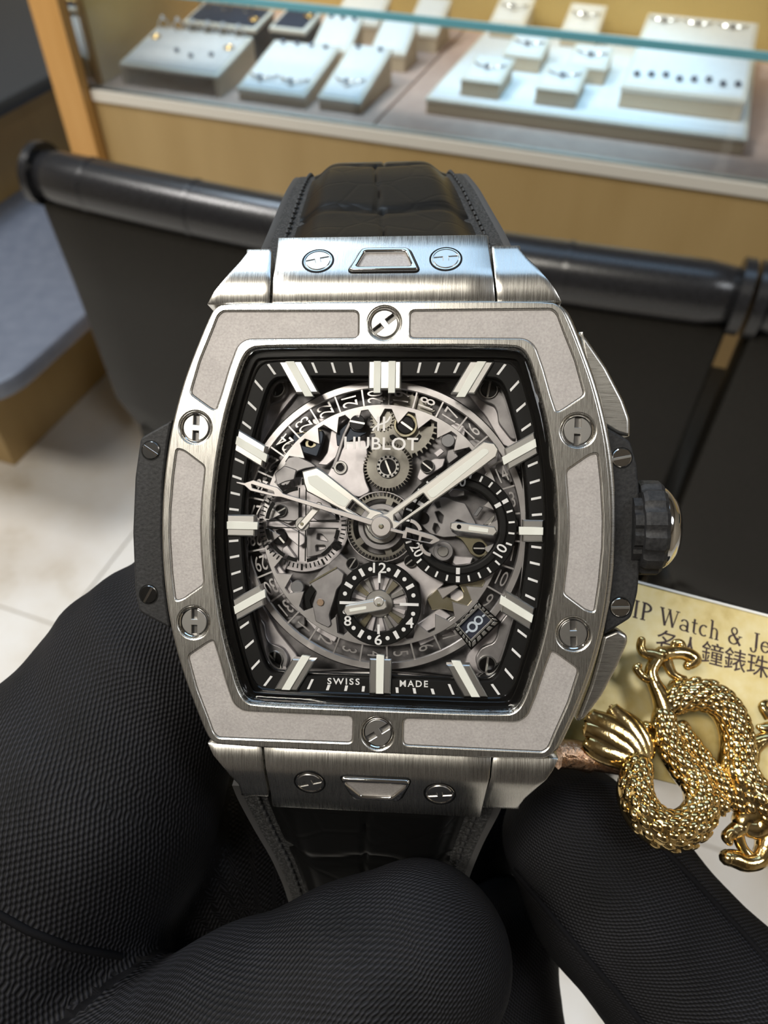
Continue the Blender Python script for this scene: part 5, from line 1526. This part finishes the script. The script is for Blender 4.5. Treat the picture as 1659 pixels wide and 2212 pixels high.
def serif_glyph(ch, H, name):
    strokes, slabs, adv = SERIF[ch]
    mb = MB(MM); zt = 0.05
    def bar(a, b, w):
        a, b = np.array(a) * H, np.array(b) * H; d = b - a; d /= np.linalg.norm(d) + 1e-9; n = np.array([-d[1], d[0]]) * w * H / 2
        q = [a - n, b - n, b + n, a + n]
        mb.hexa([(p[0], p[1], z) for z in (-0.05, zt) for p in q])
    for s in strokes:
        if s[0] == 'arc':
            _, c, r, a0, a1, w = s
            A = np.radians(np.linspace(a0, a1, 14)); pts = [(c[0] + r[0] * math.cos(t), c[1] + r[1] * math.sin(t)) for t in A]
            for p, q in zip(pts[:-1], pts[1:]): bar(p, q, w * (0.6 + 0.5 * abs(math.cos(math.atan2(q[1] - p[1], q[0] - p[0]) + math.pi / 2))))
        else: bar(*s)
    for a, b, y in slabs: bar((a, y), (b, y), .055)
    return mb, adv
a0, a1 = PL(1372, 1334), PL(1659, 1412)
tdir = (a1 - a0) / np.linalg.norm(a1 - a0); tang = math.atan2(tdir[1], tdir[0])
Hc = 1.95
pos = a0 - tdir * 2.05
for ch in 'VIP Watch & Jewel':
    if ch in SERIF and ch != ' ':
        mb, adv = serif_glyph(ch, Hc, 'letter')
        o = mb.build('letter', M_INK, plaque, 0)
        o.location = (pos[0] * MM, pos[1] * MM, 0.00001); o.rotation_euler = (0, 0, tang)
    elif ch not in SERIF: adv = .6; 
    else: adv = .34
    pos = pos + tdir * (adv + .10) * Hc
b0, b1 = PL(1440, 1391), PL(1659, 1448)
bd = (b1 - b0) / np.linalg.norm(b1 - b0); bang = math.atan2(bd[1], bd[0])
for i, ch in enumerate('名人鐘錶珠寶'):
    me = text_mesh('character', ch, 2.75, -0.03, 0.05, 0.0)
    o = link('character', me, M_INK, plaque, 0)
    p = b0 + bd * (0.0 + i * 2.72)
    o.location = (p[0] * MM, p[1] * MM, 0.00001); o.rotation_euler = (0, 0, bang)

# dragon: relief traced from the crop, lifted in front of the board
def DP(c, lift):                      # crop pixel (origin 1180,1250; 3.403 per pixel) to plaque millimetres
    px, py = 1180 + c[0] / 3.403, 1250 + c[1] / 3.403
    x, y = PL(px, py, lift)
    return np.array([x, y, lift])
def catmull(pts, n=10):
    P = [np.array(p, float) for p in pts]; P = [P[0]] + P + [P[-1]]; out = []
    for i in range(1, len(P) - 2):
        for t in np.linspace(0, 1, n, endpoint=False):
            a, b, c, d = P[i - 1:i + 3]
            out.append(0.5 * ((2 * b) + (c - a) * t + (2 * a - 5 * b + 4 * c - d) * t * t + (3 * b - a - 3 * c + d) * t ** 3))
    out.append(P[-2]); return out
dragon = empty('dragon'); dragon.parent = plaque
scales = MB(MM)
def body(name, pts, rad, lift, flat=1.0, scl=True, n=12, step=1.05, rows=(-60, -20, 20, 60)):
    L = [DP(p, (l if hasattr(lift, '__len__') is False else 0)) for p, l in zip(pts, [lift] * len(pts))] if not hasattr(lift, '__len__') else [DP(p, l) for p, l in zip(pts, lift)]
    C = catmull(L, 8)
    R = list(np.interp(np.linspace(0, 1, len(C)), np.linspace(0, 1, len(rad)), rad)) if hasattr(rad, '__len__') else [rad] * len(C)
    MB(MM).tube(C, R, n).build(name, M_GOLD, dragon, 60)
    if scl:
        acc = 0.0; row = 0
        for i in range(1, len(C) - 1):
            acc += np.linalg.norm(C[i] - C[i - 1])
            if acc < step * 0.62: continue
            acc = 0; row += 1
            t = C[i + 1] - C[i - 1]; t /= np.linalg.norm(t)
            side = np.cross(np.array([0, 0, 1.0]), t); side /= np.linalg.norm(side) + 1e-9; up = np.cross(t, side)
            for k, a in enumerate(rows):
                ang = math.radians(a + (20 if row % 2 else 0) - 10)
                nrm = side * math.sin(ang) + up * math.cos(ang)
                c = C[i] + nrm * R[i] * 0.97
                w = np.cross(t, nrm)
                rx, ry, rz = 0.64 * step, 0.46 * step, 0.28 * step
                # rounded, slightly overlapping scale
                vs = []
                for hgt, rs_ in ((-0.15, 1.0), (0.55, 0.86), (0.92, 0.45)):
                    for q in range(7):
                        th = 2 * math.pi * q / 7
                        vs.append(c + t * rx * (rs_ * math.cos(th) + 0.25 * hgt) + w * ry * rs_ * math.sin(th) + nrm * rz * hgt)
                vs.append(c + nrm * rz * 1.02 + t * rx * 0.25)
                fs = [(r7 * 7 + q, r7 * 7 + (q + 1) % 7, r7 * 7 + 7 + (q + 1) % 7, r7 * 7 + 7 + q) for r7 in range(2) for q in range(7)]
                fs += [(14 + q, 14 + (q + 1) % 7, 21) for q in range(7)]
                scales.add(vs, fs)
# long body arch, second strand, tail loop, hidden stub
body('body', [(880, 960), (960, 880), (1090, 850), (1220, 880), (1320, 970), (1380, 1100), (1400, 1240), (1400, 1370), (1440, 1500), (1540, 1620), (1680, 1720), (1860, 1790)], [1.0, 1.55, 1.7, 1.7, 1.7, 1.7, 1.8, 2.0, 2.1, 2.1, 2.0], 3.2)
body('lower_body', [(860, 960), (860, 1080), (900, 1220), (980, 1360), (1080, 1490), (1180, 1590), (1300, 1680)], [1.0, 1.3, 1.4, 1.5, 1.5, 1.3, 0.8], 3.4)
body('belly_strand', [(960, 1060), (1040, 1200), (1130, 1330), (1250, 1480), (1400, 1620), (1540, 1760)], [0.7, 1.0, 1.1, 1.2, 1.3, 1.2], 2.9, rows=(-45, 0, 45))
body('tail', [(690, 1330), (655, 1450), (650, 1590), (710, 1730), (830, 1830), (960, 1850), (1070, 1790), (1130, 1680), (1110, 1560), (1040, 1440), (960, 1330)], [1.2, 1.55, 1.75, 1.85, 1.9, 1.9, 1.85, 1.7, 1.5, 1.3, 1.1], [4.0, 4.6, 5.2, 5.6, 5.6, 5.2, 4.8, 4.4, 4.0, 3.6, 3.2])
sc_o = scales.build('scales', M_GOLD, dragon, 70); sc_o['kind'] = 'stuff'
# tail tuft blades
for pts, r in (([(720, 1330), (690, 1220), (600, 1080), (520, 1000), (470, 930)], 1.0), ([(700, 1340), (620, 1200), (480, 1100), (360, 1040), (300, 985)], 1.15),
               ([(690, 1350), (570, 1240), (430, 1150), (330, 1110), (268, 1090)], 1.05), ([(680, 1370), (540, 1310), (420, 1270), (330, 1220), (285, 1180)], 1.05),
               ([(735, 1310), (740, 1230), (700, 1140), (640, 1060), (560, 990)], 0.8)):
    C = catmull([DP(p, 3.8) for p in pts], 6)
    rr = [r * (0.55 + 0.65 * math.sin(math.pi * min(1, 0.25 + 0.72 * i / (len(C) - 1)))) * (1 if i < len(C) - 2 else 0.35) for i in range(len(C))]
    MB(MM).tube(C, rr, 10, flat=0.6).build('tail_blade', M_GOLD, dragon, 40)
MB(MM).tube(catmull([DP(p, 2.2) for p in [(640, 1370), (500, 1350), (330, 1320), (190, 1290), (80, 1290)]], 6), [1.2] * 12 + [1.5] * 13, 10).build('tail_root', gold_mat('rose_gold', (0.50, 0.28, 0.16), (0.85, 0.60, 0.42), 0.25, 1600, 0.8), dragon, 40)
# raised foreleg with spread toes
def limb(name, pts, rad, lift=3.2):
    C = catmull([DP(p, lift) for p in pts], 6)
    R = list(np.interp(np.linspace(0, 1, len(C)), np.linspace(0, 1, len(rad)), rad))
    MB(MM).tube(C, R, 10).sphere(C[-1], R[-1] * 1.02, 10, 8).build(name, M_GOLD, dragon, 60)
limb('foreleg', [(880, 960), (840, 860), (790, 760), (770, 680), (810, 600), (850, 560)], [1.3, 1.0, 0.75, 0.7, 0.75, 0.9])
limb('toe', [(830, 580), (780, 560), (720, 545), (695, 500), (700, 455)], [0.9, 0.7, 0.55, 0.5, 0.45])
limb('toe', [(840, 560), (920, 545), (1000, 545), (1060, 570), (1085, 600), (1040, 640)], [0.9, 0.75, 0.75, 0.8, 0.8, 0.5])
limb('toe', [(880, 600), (900, 650), (930, 700), (980, 730), (1015, 735)], [0.7, 0.6, 0.5, 0.45, 0.35])
limb('toe', [(990, 540), (1000, 500), (985, 470), (945, 475), (930, 510)], [0.5, 0.45, 0.4, 0.4, 0.3])
limb('spur', [(780, 740), (730, 730), (690, 700), (665, 660), (680, 640)], [0.6, 0.5, 0.45, 0.5, 0.35])
# web behind the leg, small rear claws and the far leg
limb('rear_claw', [(1640, 1010), (1590, 940), (1620, 900)], [0.7, 0.5, 0.2], 3.0)
limb('rear_claw', [(1680, 1180), (1590, 1180), (1520, 1200), (1470, 1160)], [0.9, 0.7, 0.6, 0.3], 3.0)
limb('rear_claw', [(1600, 1190), (1540, 1260), (1530, 1340), (1505, 1420)], [0.7, 0.55, 0.5, 0.3], 3.0)
limb('rear_claw', [(1660, 1100), (1600, 1100), (1560, 1090)], [0.8, 0.6, 0.3], 3.0)
limb('hind_leg', [(1700, 1760), (1600, 1780), (1530, 1830), (1450, 1820), (1390, 1850), (1330, 1890)], [1.7, 1.5, 1.2, 0.9, 0.8, 0.6], 3.2)
limb('hind_leg', [(1720, 1860), (1640, 1900), (1600, 2000), (1560, 2070), (1470, 2090), (1390, 2060), (1330, 2050)], [1.5, 1.3, 1.0, 0.9, 0.9, 0.9, 0.8], 3.0)
limb('toe', [(1400, 1850), (1420, 1930), (1450, 1990), (1500, 2050)], [0.7, 0.6, 0.55, 0.6], 2.8)
limb('toe', [(1390, 1870), (1350, 1860), (1320, 1900), (1345, 1935)], [0.6, 0.5, 0.5, 0.4], 3.4)
limb('hind_leg', [(1600, 1660), (1540, 1720), (1450, 1760), (1430, 1820)], [1.6, 1.4, 1.1, 0.9], 3.2)
for c, r in (((960, 800), 1.1), ((1000, 770), 0.7), ((690, 1100), 0.9), ((740, 1090), 0.8)):
    p = DP(c, 2.6)
    MB(MM).sphere(p, (r, r * 0.8, 0.7), 10, 6).build('mane_tuft', M_GOLD, dragon, 50)
bpy.context.view_layer.update()
